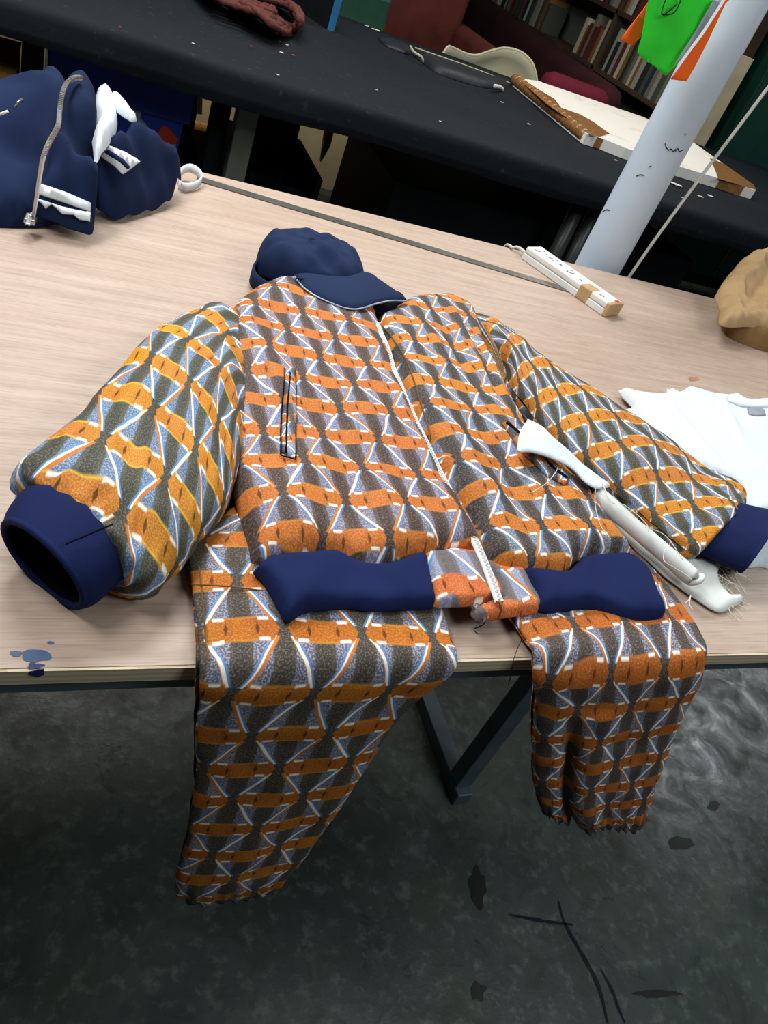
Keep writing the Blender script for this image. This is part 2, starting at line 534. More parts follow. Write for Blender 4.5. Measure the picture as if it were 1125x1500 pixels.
M['wall'] = plain('pale_green_wall', '#6d7466', .9, .1, var=.08, scale=2)
M['wall_dark'] = plain('dark_wall', '#1d2823', .9, .1, var=.2, scale=2)
M['chip'] = plain('white_scrap', '#c9c9c4', .8, .1)
M['ink'] = plain('blue_ink', '#3f5474', .5, .4, var=.25, scale=60)
M['ink2'] = plain('navy_ink', '#20265c', .5, .4, var=.3, scale=60)
M['brown'] = plain('brown_stain', '#a3745a', .8, .1)


def wood_top():
    m, b = newmat('plywood_face', .48, .35)
    g = tex(60, 6, .65, stretch=(.06, 1, 1), dist=.4); f = tex(7, 3, stretch=(.3, 1, 1)); s = tex(330, 3, .6, stretch=(.035, 1, 1))
    c = ramp(g, [(.25, hexc('#978070')), (.5, hexc('#aa9584')), (.75, hexc('#b8a593'))])
    c = mixc(f.gt(.5, .5) * .4, c, hexc('#ac8f7c'))
    c = mixc(s.gt(.56, .12) * .35, c, hexc('#7c6353'))
    link(b, 'Base Color', c); bump(b, s, .15, .0006); return m


def ply_edge():
    m, b = newmat('plywood_edge', .7, .2)
    tc = X.nt.nodes.new('ShaderNodeTexCoord'); sp = X.nt.nodes.new('ShaderNodeSeparateXYZ'); X.nt.links.new(tc.outputs['Object'], sp.inputs[0])
    z = X(sp.outputs[2])
    k = absx((z - .882) * 160 + tex(30, 2, stretch=(.3, 1, 1)) * .5)
    l = X.op('FRACT', k).gt(.5, .3)
    link(b, 'Base Color', mixc(l, hexc('#c9b79a'), hexc('#b3a084'))); return m


def black_cloth():
    m, b = newmat('black_cloth_cover', .8, .12)
    a = tex(3, 4); s = tex(40, 4, .7)
    c = mixc(a.gt(.5, .4) * .5, hexc('#14191f'), hexc('#1c2023'))
    c = mixc(s.gt(.66, .1) * .4, c, hexc('#44473e'))
    link(b, 'Base Color', c); bump(b, tex(12, 4), .3, .01); return m


def concrete():
    m, b = newmat('stained_concrete', .4, .4)
    a = tex(2.2, 6, .6); s = tex(9, 6, .7, dist=1.0); k = tex(28, 5, .7)
    c = ramp(a, [(.3, hexc('#2a3130')), (.5, hexc('#3f4844')), (.7, hexc('#59625c'))])
    c = mixc(s.gt(.56, .2) * .6, c, hexc('#22271f'))
    c = mixc(k.gt(.6, .15) * .4, c, hexc('#79837c'))
    c = mixc(tex(1.6, 4, dist=2).gt(.6, .2) * .35, c, hexc('#4f4a24'))
    link(b, 'Base Color', c); link(b, 'Roughness', ramp(s, [(.3, (.22, .22, .22, 1)), (.7, (.6, .6, .6, 1))]))
    bump(b, k, .25, .004); return m


def white_board():
    m, b = newmat('white_wrapped_board', .45, .4)
    tc = X.nt.nodes.new('ShaderNodeTexCoord')
    link(b, 'Base Color', mixc(tex(9, 5).gt(.62, .05) * .5, hexc('#e8e4dc'), hexc('#cfc4b0'))); return m


def brown_tape():
    m, b = newmat('brown_parcel_tape', .25, .5)
    link(b, 'Base Color', ramp(tex(60, 4), [(.3, hexc('#7a5330')), (.6, hexc('#93683f')), (.85, hexc('#b08a62'))])); return m


M['wood'] = wood_top(); M['ply'] = ply_edge(); M['cover'] = black_cloth(); M['floor'] = concrete(); M['board'] = white_board(); M['btape'] = brown_tape()

# ------------------------------------------------------------------ setting
def struct(o): o['kind'] = 'structure'; return o


fl = struct(G().box((-3, -1.5, -.05), (6.5, 9.0, 0)).build('floor', M['floor']))
struct(G().box((-3.1, -1.5, 0), (-3, 9.0, 3.2)).build('wall_left', M['wall_dark']))
struct(G().box((5.4, -1.5, 0), (5.5, 9.0, 3.2)).build('wall_right', M['wall_dark']))
struct(G().box((-3.1, 9.0, 0), (5.5, 9.1, 3.2)).build('wall_back', M['wall_dark']))
struct(G().box((-3.1, -1.6, 0), (5.5, -1.5, 3.2)).build('wall_front', M['wall_dark']))
struct(G().box((-3.1, -1.6, 3.2), (5.5, 9.1, 3.3)).build('ceiling', M['wall']))


def Fl(px, py): return P(px, py, 0, 0.0)


for pts, r in (([(1062, 1240), (1064, 1290), (1078, 1340), (1094, 1390), (1108, 1440), (1118, 1499)], .006),):
    pass
for pts, wd in (([(818, 1320), (826, 1350), (845, 1385), (862, 1415), (878, 1450), (890, 1499)], 3.5), ([(880, 1420), (896, 1450), (905, 1475), (915, 1499)], 3.0),
                ([(745, 1340), (800, 1350), (840, 1355)], 3.0)):
    c = crom([Fl(*q) for q in pts], 18); L = []; R = []
    for i, p in enumerate(c):
        d = c[min(i + 1, 17)] - c[max(i - 1, 0)]; nrm = np.array([-d[1], d[0], 0]); nrm /= np.linalg.norm(nrm)
        ww = wd * .0012 * (1 + .8 * nz(i * .6, wd, 0)) * math.sin(math.pi * (i + .6) / 18.5) ** .5
        L.append(p + nrm * ww + [0, 0, .0012]); R.append(p - nrm * ww + [0, 0, .0012])
    mk('floor_crack', L + R, [(i, i + 1, 18 + i + 1, 18 + i) for i in range(17)], M['bark'], fl)


def blob(cx, cy, rx, ry, mat, parent, name, fn, seed, z=.0006, n=26, amp=.35):
    v = []
    c = fn(cx, cy)
    for k in range(n):
        t = 2 * math.pi * k / n; rr = 1 + amp * nz(math.cos(t) * 1.6, math.sin(t) * 1.6, seed, 1, seed)
        v.append(fn(cx + rx * rr * math.cos(t), cy + ry * rr * math.sin(t)) + np.array([0, 0, z]))
    return mk(name, v, [tuple(range(n - 1, -1, -1))], mat, parent)


M['oil'] = plain('dark_oil_stain', '#161a14', .5, .3)
for i, (a, b_, c, d) in enumerate(((698, 1300, 13, 26), (700, 1452, 11, 13), (1000, 1235, 18, 9), (960, 1455, 30, 6), (1045, 1180, 10, 7))):
    blob(a, b_, c, d, M['oil'], fl, 'floor_stain', Fl, i + 3., z=.001, amp=.6)

# ------------------------------------------------------------------ work table
tab = empty('work_table', (0, 0, 0), 'big plywood-topped cutting table on a grey steel frame in the foreground', 'table')
x0, x1, y0, y1 = -1.3, 2.35, .4128, 1.643
tt = G().box((x0, y0 + .0015, TOP - .0175), (x1, y1, TOP)).build('table_top', M['wood'], tab)
G().box((x0, y0 - .0015, TOP - .0180), (x1, y0 + .0012, TOP - .0006)).build('front_edge', M['ply'], tab)
G().box((x0 + .03, y0 + .02, TOP - .062), (x1 - .03, y0 + .06, TOP - .024), ch=.003).build('front_rail', M['frame'], tab)
G().box((x0 + .03, y1 - .06, TOP - .062), (x1 - .03, y1 - .02, TOP - .024), ch=.003).build('rear_rail', M['frame'], tab)
for xx in (-1.2, .9, 2.25):
    G().box((xx, .70, .04), (xx + .04, .74, TOP - .019), ch=.003).build('leg', M['frame'], tab)
    G().box((xx, 1.45, .04), (xx + .04, 1.49, TOP - .019), ch=.003).build('leg', M['frame'], tab)
    G().box((xx, .68, 0), (xx + .04, 1.52, .04), ch=.003).build('foot_bar', M['frame'], tab)
    G().box((xx, y0 + .06, TOP - .06), (xx + .04, y1 - .06, TOP - .02), ch=.003).build('cross_rail', M['frame'], tab)
P0 = lambda a, b_: P(a, b_, 0)
blob(52, 961, 21, 9, M['ink'], tab, 'ink_stain', P0, 1.1)
blob(22, 958, 9, 5, M['ink'], tab, 'ink_stain', P0, 2.1, amp=.6)
blob(74, 942, 5, 2, M['ink'], tab, 'ink_stain', P0, 3.1)
blob(52, 976, 12, 4, M['ink2'], tab, 'ink_stain', P0, 4.1, z=.0009, amp=.8)
# drip on the edge
G().slab([V(44, 983, y0 - .0016), V(64, 979, y0 - .0016), V(65, 988, y0 - .0016), V(55, 991, y0 - .0016), V(42, 988, y0 - .0016)], (0, -.0006, 0)).build('ink_drip', M['ink2'], tab)
blob(1017, 555, 8, 3, M['brown'], tab, 'brown_stain', P0, 5.1, amp=.6)

# ------------------------------------------------------------------ black covered table
bt = empty('covered_table', (0, 0, 0), 'long table under a black cloth cover behind the plywood table', 'table')
YB0, YB1 = 2.59, 4.27
# cloth with a rounded front edge and hanging front
n = 120; prof = []
for t in np.linspace(YB1, YB0 + .03, 12): prof.append((t, TOP))
for a in np.linspace(0, math.pi / 2, 7)[1:]: prof.append((YB0 + .03 - .03 * math.sin(a), TOP - .03 + .03 * math.cos(a)))
for t in (.85, .83, .80): prof.append((YB0, t))
vv = []; k = len(prof)
for i in range(n):
    x = -2.2 + 7.4 * i / (n - 1)
    for j, (yy, zz) in enumerate(prof):
        q = max(0, j - 12) / 8
        vv.append((x, yy + .006 * nz(x, 0, 0, 2.2) * q - .008 * q * nz(x, 5, 0, 5), zz + .005 * nz(x, yy, 0, 2.1) - (.02 * nz(x, 1, 3, 1.3) if j == k - 1 else 0)))
ff = [(i * k + j, (i + 1) * k + j, (i + 1) * k + j + 1, i * k + j + 1) for i in range(n - 1) for j in range(k - 1)]
o = mk('cloth_cover', vv, ff, M['cover'], bt); fixn(o)
so = o.modifiers.new('Solidify', 'SOLIDIFY'); so.thickness = .004; so.offset = -1
G().box((-2.2, YB0 + .03, TOP - .05), (5.2, YB1 - .005, TOP - .02)).build('table_board', M['dwood'], bt)
for (xx, mat) in ((.555, 'alu'), (-1.6, 'alu'), (3.6, 'alu')):
    G().box((xx, 2.78, 0), (xx + .07, 2.84, TOP - .05), ch=.004).build('leg', M[mat], bt)
for xx in (-1.6, .55, 3.6):
    G().box((xx, 4.05, 0), (xx + .07, 4.11, TOP - .05), ch=.004).build('leg', M['alu'], bt)

# specks and scraps on the cover
rng = random.Random(3); sc_n = {}
ORDS = 'first second third fourth fifth sixth seventh eighth ninth tenth eleventh twelfth thirteenth fourteenth fifteenth sixteenth seventeenth eighteenth'.split()
def onb(px, py, h=0.0): return P(px, py, h)
for (px, py, s, m_) in sorted(((412, 77, 7, 'chip'), (420, 66, 6, 'chip'), (410, 61, 4, 'red'), (368, 68, 4, 'red'), (407, 110, 6, 'chip'), (430, 81, 5, 'red'), (552, 132, 4, 'chip'),
                       (551, 44, 13, 'chip'), (537, 38, 7, 'chip'), (283, 64, 5, 'chip'), (176, 40, 5, 'red'), (990, 270, 20, 'chip'), (1026, 288, 10, 'chip'), (1040, 287, 11, 'chip'), (735, 150, 6, 'chip'), (902, 235, 5, 'chip'), (850, 254, 4, 'bluedge'), (645, 178, 4, 'chip'), (1000, 290, 5, 'chip'), (775, 182, 6, 'chip'))):
    c = onb(px, py, .006); a = onb(px + s, py + s * .33, .006) - c
    L = np.linalg.norm(a); a /= L; b_ = np.array([-a[1], a[0], 0]); L = min(L * .5, .05)
    v = []
    for k_ in range(7):
        t = 2 * math.pi * k_ / 7; r_ = rng.uniform(.7, 1.1); v.append(c + a * L * r_ * math.cos(t) + b_ * L * .5 * r_ * math.sin(t))
    o = G().slab(v, (0, 0, .002)).build('cloth_scrap', M[m_])
    nm = {'chip': 'white', 'red': 'reddish', 'bluedge': 'blue'}[m_]; sc_n[nm] = sc_n.get(nm, -1) + 1
    tag(o, '%s tiny %s scrap counting from the left on the black cover' % (ORDS[sc_n[nm]], nm), 'scrap', '%s scraps strewn on the black cover' % nm)

# ------------------------------------------------------------------ pillar, post, cable, flags
pc = (float(V(957, 240, 1.73)[0]), 1.73); pr = .0605
g = G(); pts = [(pc[0], pc[1], z) for z in np.linspace(0, 3.2, 14)]
pil = empty('round_pillar', (0, 0, 0), 'round white-painted steel pillar rising behind the plywood table', 'pillar')
g.tube(pts, pr, 48).build('column', M['pillar'], pil, True)


def on_pillar(px, py, dr=.0006):
    r = ray(px, py); a = r[0] ** 2 + r[1] ** 2; b_ = -2 * (r[0] * pc[0] + r[1] * pc[1]); c = pc[0] ** 2 + pc[1] ** 2 - (pr + dr) ** 2
    D = b_ * b_ - 4 * a * c
    return CAM + r * ((-b_ - math.sqrt(D)) / (2 * a)) if D > 0 else None


for st in ([(974, 210), (976, 216), (979, 219)], [(979, 221), (983, 218), (986, 222), (990, 218)], [(989, 222), (993, 217), (995, 222), (1001, 219)], [(883, 310), (888, 307), (893, 308)],
           [(932, 258), (938, 256), (944, 257)], [(1003, 196), (1004, 198)], [(867, 330), (871, 327)], [(950, 245), (954, 243)]):
    pp = [on_pillar(*q) for q in st]
    if all(q is not None for q in pp):
        G().tube(crom(pp, 8), .0011, 5).build('black_scribble', M['bark'], pil)
post = empty('timber_post', (0, 0, 0), 'pale raw timber post standing beyond the black table, right of the pillar', 'post')
G().box((3.56, 4.34, 0), (3.74, 4.39, 1.40), ch=.002).build('lower_board', M['post'], post)
G().box((3.52, 4.392, .0), (3.69, 4.45, 3.19), ch=.002).build('upper_board', M['post'], post)
cb = [V(920, 408, 1.665) + [0, .01, -.85], V(920, 408, 1.665) + [0, .005, -.1], V(920, 408, 1.665), V(970, 336, 1.668), V(1035, 248, 1.675), V(1090, 175, 1.69), V(1128, 124, 1.7), V(1175, 60, 1.72), V(1210, -60, 1.74)]
tag(G().tube(crom(cb, 60), .0042, 8).build('power_cable', M['cable'], None, True), 'thin whitish cable running up from behind the table beside the pillar', 'cable')

def flagpiece(name, pix, y, mat, parent, curl=.02, seed=0., label=None):
    pts = np.array([V(a, b_, y) for a, b_ in pix]); pl = pts[:, [0, 2]]
    n = len(pl); L = []
    st = .012
    for i in range(n):
        a, b_ = pl[i], pl[(i + 1) % n]; m_ = max(1, int(np.linalg.norm(b_ - a) / st)); L += [a + (b_ - a) * t / m_ for t in range(m_)]
    L = np.array(L); lo, hi = L.min(0), L.max(0)
    gg = np.array([(x, z) for x in np.arange(lo[0], hi[0], st) for z in np.arange(lo[1], hi[1], st)]); gg = gg[inside(gg, L)]
    A = np.vstack([L, gg]); r = delaunay_2d_cdt([Vector(p) for p in A], [], [list(range(len(L)))], 1, 1e-6)
    vs_ = [(p[0], y + curl * (nz(p[0] * 1.0, p[1] * .35, 0, 9, seed)) + .3 * curl * nz(p[0], p[1], 1, 25, seed), p[1]) for p in r[0]]
    o = mk(name, vs_, [tuple(f) for f in r[2]], mat, parent, None, True, label)
    s = o.modifiers.new('Solidify', 'SOLIDIFY'); s.thickness = .0015
    return o


fg = empty('fabric_pennants', (0, 0, 0), 'bright green and orange fabric pieces hanging in front of the pillar', 'fabric')
flagpiece('orange_piece', [(950, -60), (951, 0), (930, 30), (910, 58), (927, 68), (945, 50), (975, -60)], 1.60, M['orange'], fg, .01, 1, 'orange fabric piece, left of the green')
flagpiece('green_piece', [(945, -80), (948, 0), (938, 45), (930, 76), (936, 80), (937, 84), (958, 96), (976, 112), (990, 96), (1030, 35), (1056, -5), (1095, -80)], 1.585, M['green'], fg, .022, 2, 'bright green fabric piece in the middle')
flagpiece('orange_piece', [(1120, -60), (1062, 0), (1030, 52), (982, 116), (1006, 119), (1017, 100), (1036, 62), (1062, 5), (1130, -60)], 1.61, M['orange'], fg, .008, 3, 'orange fabric piece, right of the green')
flagpiece('grey_hem', [(1052, -2), (1045, 0), (1020, 44), (1000, 76), (990, 92), (993, 94), (1012, 68), (1032, 40), (1057, 0)], 1.575, M['piping'], fg, .004, 3, 'grey-white hem strip')
for st in ([(978, -8), (970, 14), (972, 22), (992, 6)], [(972, 22), (988, 18), (1000, -6)]):
    G().tube(crom([V(a, b_, 1.566) for a, b_ in st], 12), .0013, 5).build('marker_line', M['bark'], fg)

# ------------------------------------------------------------------ patterned trousers (under the jacket, legs hanging over the edge)
UP = (0, 0, 1); ED = (0, -.7, .7); FR = (0, -1, 0)
tr = empty('patterned_trousers', (0, 0, 0), 'orange and brown geometric-print trousers under the jacket, both legs hanging over the table edge', 'trousers')


def wr_leg(seed, crease=None, amp=.0045, gat=.0018):
    def fn(p, u, v, j, t):
        d = amp * (nz(u * 1.3, v * .6, 0, 13, seed) + .5 * nz(u, v, 4, 31, seed))
        d += .0045 * max(0, nz(u * 1.0 + v * .6, v * .35, 9, 9, seed)) * min(1, t * 1.5)
        if t > .86:
            k = (t - .86) / .14
            d += k * gat * math.sin(u * 2 * math.pi / .019 + 2 * nz(u, v, 0, 20, seed)) + k * .003 * nz(u, v, 7, 45, seed)
        if crease and j < .5 and t > .45:
            d += -crease[1] * math.exp(-((j - crease[0]) / .016) ** 2) * min(1, (t - .45) * 6) + .006 * math.exp(-((j - crease[0] - .05) / .04) ** 2)
        return d
    return fn


yh = .396
st = [(P(360, 725, .012), P(650, 745, .012), UP, .007), (P(283, 800, .012), P(640, 820, .012), UP, .009), (P(281, 850, .012), P(643, 870, .012), UP, .009), (P(286, 905, .012), P(655, 912, .014), UP, .009),
      (P(289, 945, .011), P(665, 942, .013), UP, .009), (V(290, 972, .408) + [0, 0, .004], V(667, 958, .408) + [0, 0, .004], ED, .009), (V(290, 1000, yh), V(664, 980, yh), FR, .009),
      (V(287, 1027, yh - .002), V(624, 1010, yh - .002), FR, .010), (V(283, 1062, yh - .003), V(588, 1044, yh - .003), FR, .012), (V(282, 1141, yh - .005), V(538, 1120, yh - .005), FR, .013),
      (V(274, 1214, yh - .006), V(489, 1191, yh - .006), FR, .014), (V(264, 1265, yh - .006), V(450, 1244, yh - .006), FR, .015), (V(257, 1300, yh - .006), V(415, 1291, yh - .006), FR, .014), (V(270, 1318, yh - .006), V(400, 1302, yh - .006), FR, .011)]
loft('left_leg', st, M['print_leg'], tr, nu=88, nv=110, power=.6, wr=wr_leg(2.2), uvoff=(.013, .02))
st = [(P(690, 800, .012), P(900, 780, .012), UP, .008), (P(715, 850, .012), P(955, 835, .014), UP, .010), (P(742, 895, .012), P(990, 880, .016), UP, .012), (P(764, 932, .013), P(1015, 912, .016), UP, .012),
      (P(774, 944, .013), P(1024, 935, .015), UP, .012), (V(778, 958, .405) + [0, 0, .004], V(1029, 952, .405) + [0, 0, .004], ED, .012), (V(780, 985, yh - .004), V(1029, 975, yh - .004), FR, .013), (V(782, 1008, .39), V(1022, 1000, .39), FR, .015),
      (V(780, 1054, .386), V(1003, 1036, .386), FR, .018), (V(780, 1101, .382), V(984, 1084, .382), FR, .018), (V(780, 1140, .378), V(968, 1124, .378), FR, .018), (V(788, 1172, .374), V(955, 1160, .374), FR, .017),
      (V(800, 1192, .372), V(944, 1190, .372), FR, .015), (V(810, 1200, .372), V(932, 1208, .372), FR, .012)]
loft('right_leg', st, M['print_leg2'], tr, nu=88, nv=100, power=.6, wr=wr_leg(7.1, (.150, .014), .005, .0042), uvoff=(-.01, .035))


def stitch(name, pts, mat, parent, r=.0008):
    return G().tube(crom(pts, 40), r, 5).build(name, mat, parent, True)


M['seam'] = plain('seam_thread', '#6b5132', .8, .1)
stitch('waist_seam', [P(280, 856, .0225), P(320, 858, .0225), (P(360, 862, .0225)), P(420, 870, .0225)], M['seam'], tr)
stitch('side_seam', [P(292, 830, .020), P(297, 880, .0205), P(302, 940, .020), V(304, 965, .402) + [0, -.004, .003]], M['seam'], tr)

# ------------------------------------------------------------------ patterned jacket
jk = empty('patterned_jacket', (0, 0, 0), 'orange and brown geometric-print bomber jacket with navy ribbed cuffs, lying flat and zipped', 'jacket')
JZ = .020
zip_px = [(554, 466), (570, 508), (590, 570), (603, 597), (617, 625), (645, 680), (662, 712), (682, 742), (704, 788), (722, 830), (738, 872)]
zr = zip_px[:9]
left_px = zr + [(715, 812), (690, 806), (665, 801), (625, 808), (576, 821), (548, 824), (519, 819), (491, 806), (455, 808), (391, 816), (374, 822), (368, 795), (358, 755), (348, 720), (338, 670), (331, 620), (327, 565), (325, 515), (330, 475), (345, 440), (385, 416), (428, 404), (470, 400), (520, 415), (545, 440)]
lf, h_l = sheet('left_front', left_px, JZ, .030, .035, M['print_body'], jk, h=.034, seed=1.3, nam=.0055, nsc=11,
                folds=((360, 470, 440, 640, .018, .006), (560, 520, 620, 680, .014, .005), (480, 450, 560, 520, .02, .004), (420, 700, 450, 800, .02, .006), (560, 700, 570, 810, .018, .006), (640, 720, 680, 800, .012, .005), (380, 560, 400, 720, .02, -.005), (490, 600, 520, 800, .02, -.004), (345, 460, 420, 430, .02, .006)), uvoff=(.012, .0))
right_px = [(716, 812), (704, 788)] + zip_px[7::-1] + [(572, 452), (598, 436), (640, 432), (668, 440), (696, 458), (715, 515), (735, 555), (757, 598), (790, 650), (830, 692), (868, 728), (893, 765), (915, 795), (930, 812), (917, 813), (854, 817), (830, 836), (765, 834), (740, 826)]
rf, h_r = sheet('right_front', right_px, JZ, .030, .030, M['print_front'], jk, h=.034, seed=6.3, nam=.006, nsc=13,
                folds=((600, 450, 660, 560, .012, .007), (650, 445, 720, 590, .010, .008), (630, 450, 690, 570, .008, -.006), (690, 480, 740, 600, .010, .008), (675, 470, 725, 580, .008, -.006), (640, 600, 740, 780, .014, .005), (720, 600, 820, 780, .018, .006),
                       (690, 600, 780, 800, .012, -.005), (800, 690, 880, 800, .014, .006)), uvoff=(-.02, .02))
# hem bands
sheet('hem_band', [(373, 831), (391, 815), (425, 809), (455, 807.5), (491, 805), (519, 818), (547, 824), (576, 820), (622, 807.5), (631, 838), (640, 873), (636, 883), (590, 887), (547, 888), (519, 884), (490, 885), (455, 889), (438, 896), (423, 905), (412, 888), (400, 865), (387, 845)],
      .026, .015, .014, M['navy'], jk, step=.004, h=.034, seed=2, nam=.0035, nsc=11, folds=((560, 825, 600, 870, .012, .004), (470, 815, 440, 885, .014, .004), (510, 830, 505, 880, .014, -.003)), label='navy ribbed hem band')
sheet('hem_band', [(765, 831), (800, 834), (830, 835), (854, 815), (885, 811), (917, 811), (940, 825), (953, 839), (964, 870), (975, 900), (945, 903), (917, 900), (878, 887), (840, 888), (795, 889), (780, 858)],
      .026, .016, .014, M['navy'], jk, step=.004, h=.034, seed=4, nam=.003, nsc=11, folds=((850, 830, 860, 880, .014, .004), (920, 820, 940, 890, .016, .004), (800, 845, 810, 880, .012, .003)), label='navy ribbed hem band')
sheet('hem_tab', [(704, 800), (722, 822), (740, 828), (765, 831), (781, 860), (795, 889), (760, 896), (725, 901), (702, 903), (694, 888), (715, 878), (735, 868)], .022, .012, .008, M['print_tab'], jk, step=.004, h=.030, seed=9, nam=.003, nsc=16, uvoff=(.03, .0), label='patterned hem tab, right')
sheet('hem_tab', [(622, 807.5), (645, 804), (665, 800), (690, 804), (705, 806), (722, 835), (739, 871), (715, 877), (690, 881), (660, 882), (638, 880), (632, 845)], .028, .011, .008, M['print_tab'], jk, step=.004, h=.036, seed=5, nam=.003, nsc=16, uvoff=(.05, .05), label='patterned hem tab, left')

# zip: tape, teeth, slider
zp = crom([P(a, b_, .053) for a, b_ in zip_px], 150)
g = G()


def zheight(p):
    return TOP + max(.046, max(h_l(p[:2] + [-.012, 0])[0], h_r(p[:2] + [.012, 0])[0]) - .004) if p[1] > .62 else TOP + .044


zz = np.array([zheight(p) for p in zp]); zz = np.convolve(np.r_[[zz[0]] * 6, zz, [zz[-1]] * 6], np.ones(13) / 13, 'valid')
zp = np.stack([zp[:, 0], zp[:, 1], zz], 1)
vv = []; ff = []
for i, p in enumerate(zp):
    d = zp[min(i + 1, 149)] - zp[max(i - 1, 0)]; s = np.cross(d, [0, 0, 1]); s /= np.linalg.norm(s)
    s = s * (1 if s[0] > 0 else -1)
    vv += [p - s * .0045 - [0, 0, .004], p - s * .0045, p + s * .0045, p + s * .0045 - [0, 0, .004]]
for i in range(149):
    for k_ in range(3): ff.append((4 * i + k_, 4 * i + k_ + 1, 4 * i + 4 + k_ + 1, 4 * i + 4 + k_))
zt = mk('zip_tape', vv, ff, M['zip'], jk); fixn(zt)
g = G(); cum = np.r_[0, np.cumsum(np.linalg.norm(np.diff(zp, axis=0), axis=1))]
nt_ = int(cum[-1] / .0028)
for i in range(nt_):
    s_ = (i + .5) / nt_ * cum[-1]; p = np.array([np.interp(s_, cum, zp[:, j]) for j in range(3)])
    q = np.array([np.interp(min(s_ + .002, cum[-1]), cum, zp[:, j]) for j in range(3)]); d = q - p; a_ = math.atan2(d[1], d[0])
    Mx = Matrix.Translation(Vector(p)) @ Matrix.Rotation(a_, 4, 'Z')
    sd = .001 if i % 2 else -.001
    g.box((-.0008, sd - .0014, 0), (.0008, sd + .0014, .0014), Mx)
zo = g.build('zip_teeth', M['teeth'], zt); zo['kind'] = 'stuff'
g = G(); c = P(697, 893, .024)
Mx = Matrix.Translation(Vector(c)) @ Matrix.Rotation(-1.2, 4, 'Z')
g.box((-.009, -.005, 0), (.006, .005, .005), Mx, ch=.0012); g.box((.006, -.0035, .001), (.016, -.0015, .004), Mx, ch=.0005); g.box((.006, .0015, .001), (.016, .0035, .004), Mx, ch=.0005); g.box((-.006, -.001, .005), (.004, .001, .0075), Mx, ch=.0004)
g.build('zip_slider', M['metal'], jk)
# second line of piping right of the zip
pts = [P(a, b_, .055) for a, b_ in ((566, 462), (590, 505), (608, 548), (622, 585), (636, 618), (640, 640), (655, 660))]
pts = [np.array([p[0], p[1], TOP + h_r(p[:2])[0] + .0004]) for p in crom(pts, 30)]
G().tube(pts, .0012, 6).build('placket_edge', M['seam'], jk, True)
# dark neck opening
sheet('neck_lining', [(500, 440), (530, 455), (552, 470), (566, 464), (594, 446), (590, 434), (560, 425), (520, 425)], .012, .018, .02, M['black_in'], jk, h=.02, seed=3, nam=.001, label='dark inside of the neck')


def welt(pix, side):
    fn = h_l if side == 'l' else h_r
    o = overlay('welt_pocket', pix, fn, M['welt'], jk, h=.050, lift=.001, T=.0035, rim=.004, step=.003, uvoff=(.02, .03), smoothpts=False)
    return o


M['welt'] = print_mat('welt_print', '#474549', '#55525a', '#6e88a8', '#c9743e', '#b5622e', .1, period=.05, row=.04)
wp = welt([(416, 541), (433, 543), (434, 610), (433, 674), (422, 670), (411, 662), (413, 610)], 'l')
pts = [P(*q, .055) for q in ((424, 548), (422, 580), (421, 620), (419, 662))]
G().tube([np.array([p[0], p[1], TOP + h_l(p[:2])[0] + .0048]) for p in crom(pts, 20)], .0014, 6).build('pocket_slit', M['black_in'], wp, True)
for qs in (((417, 542), (414, 600), (412, 662)), ((433, 543), (434, 610), (433, 673)), ((416, 541), (433, 543)), ((412, 663), (433, 674))):
    G().tube([np.array([p[0], p[1], TOP + h_l(p[:2])[0] + .003]) for p in crom([P(*q, .055) for q in qs], 16)], .0009, 5).build('pocket_stitching', M['black_in'], wp, True)
wp = welt([(735, 621), (743, 619), (775, 650), (815, 682), (834, 700), (827, 712), (800, 698), (762, 662)], 'r')
pts = [P(*q, .055) for q in ((740, 624), (768, 652), (800, 682), (828, 704))]
G().tube([np.array([p[0], p[1], TOP + h_r(p[:2])[0] + .0048]) for p in crom(pts, 20)], .0028, 6).build('pocket_slit', M['black_in'], wp, True)


def wr_sl(seed, amp=.006, puck=None):
    def fn(p, u, v, j, t):
        d = amp * (nz(u * .9, v * .9, 0, 9, seed) + .6 * nz(u, v * 1.3, 4, 21, seed))
        d += .013 * (.25 - abs(nz(u * .5 + v * .9, v * .7 - u * .3, 2, 9, seed))) + .006 * (.2 - abs(nz(u * 1.0 - v * .5, v, 6, 19, seed)))
        if puck and t > puck: d += (t - puck) / (1 - puck) * .0022 * math.sin(u * 2 * math.pi / .022 + 3 * nz(u, v, 1, 20, seed))
        if t < .08: d -= .006 * (1 - t / .08)
        return d
    return fn


hc = .045
Ls = [((352, 455), (352, 690), .030, .026), ((325, 447), (342, 715), .038, .034), ((285, 460), (322, 760), .043, .042), ((235, 485), (290, 800), .046, .046), ((175, 545), (262, 828), .048, .048), ((110, 612), (240, 846), .05, .050),
      ((58, 664), (222, 856), .05, .050), ((26, 700), (205, 858), .05, .047), ((20, 722), (188, 852), .05, .040), ((34, 732), (172, 842), .048, .030)]
loft('left_sleeve', [(P(*a, h_), P(*b_, h_ * .75), UP, th) for a, b_, h_, th in Ls], M['print_sleeve_wide'], jk, nu=96, nv=100, power=.85, wr=wr_sl(3.3, puck=.75), uvrot=.45, uvoff=(.02, 0), flat_bottom=False)
# cuff: outer wall, rim and inner wall


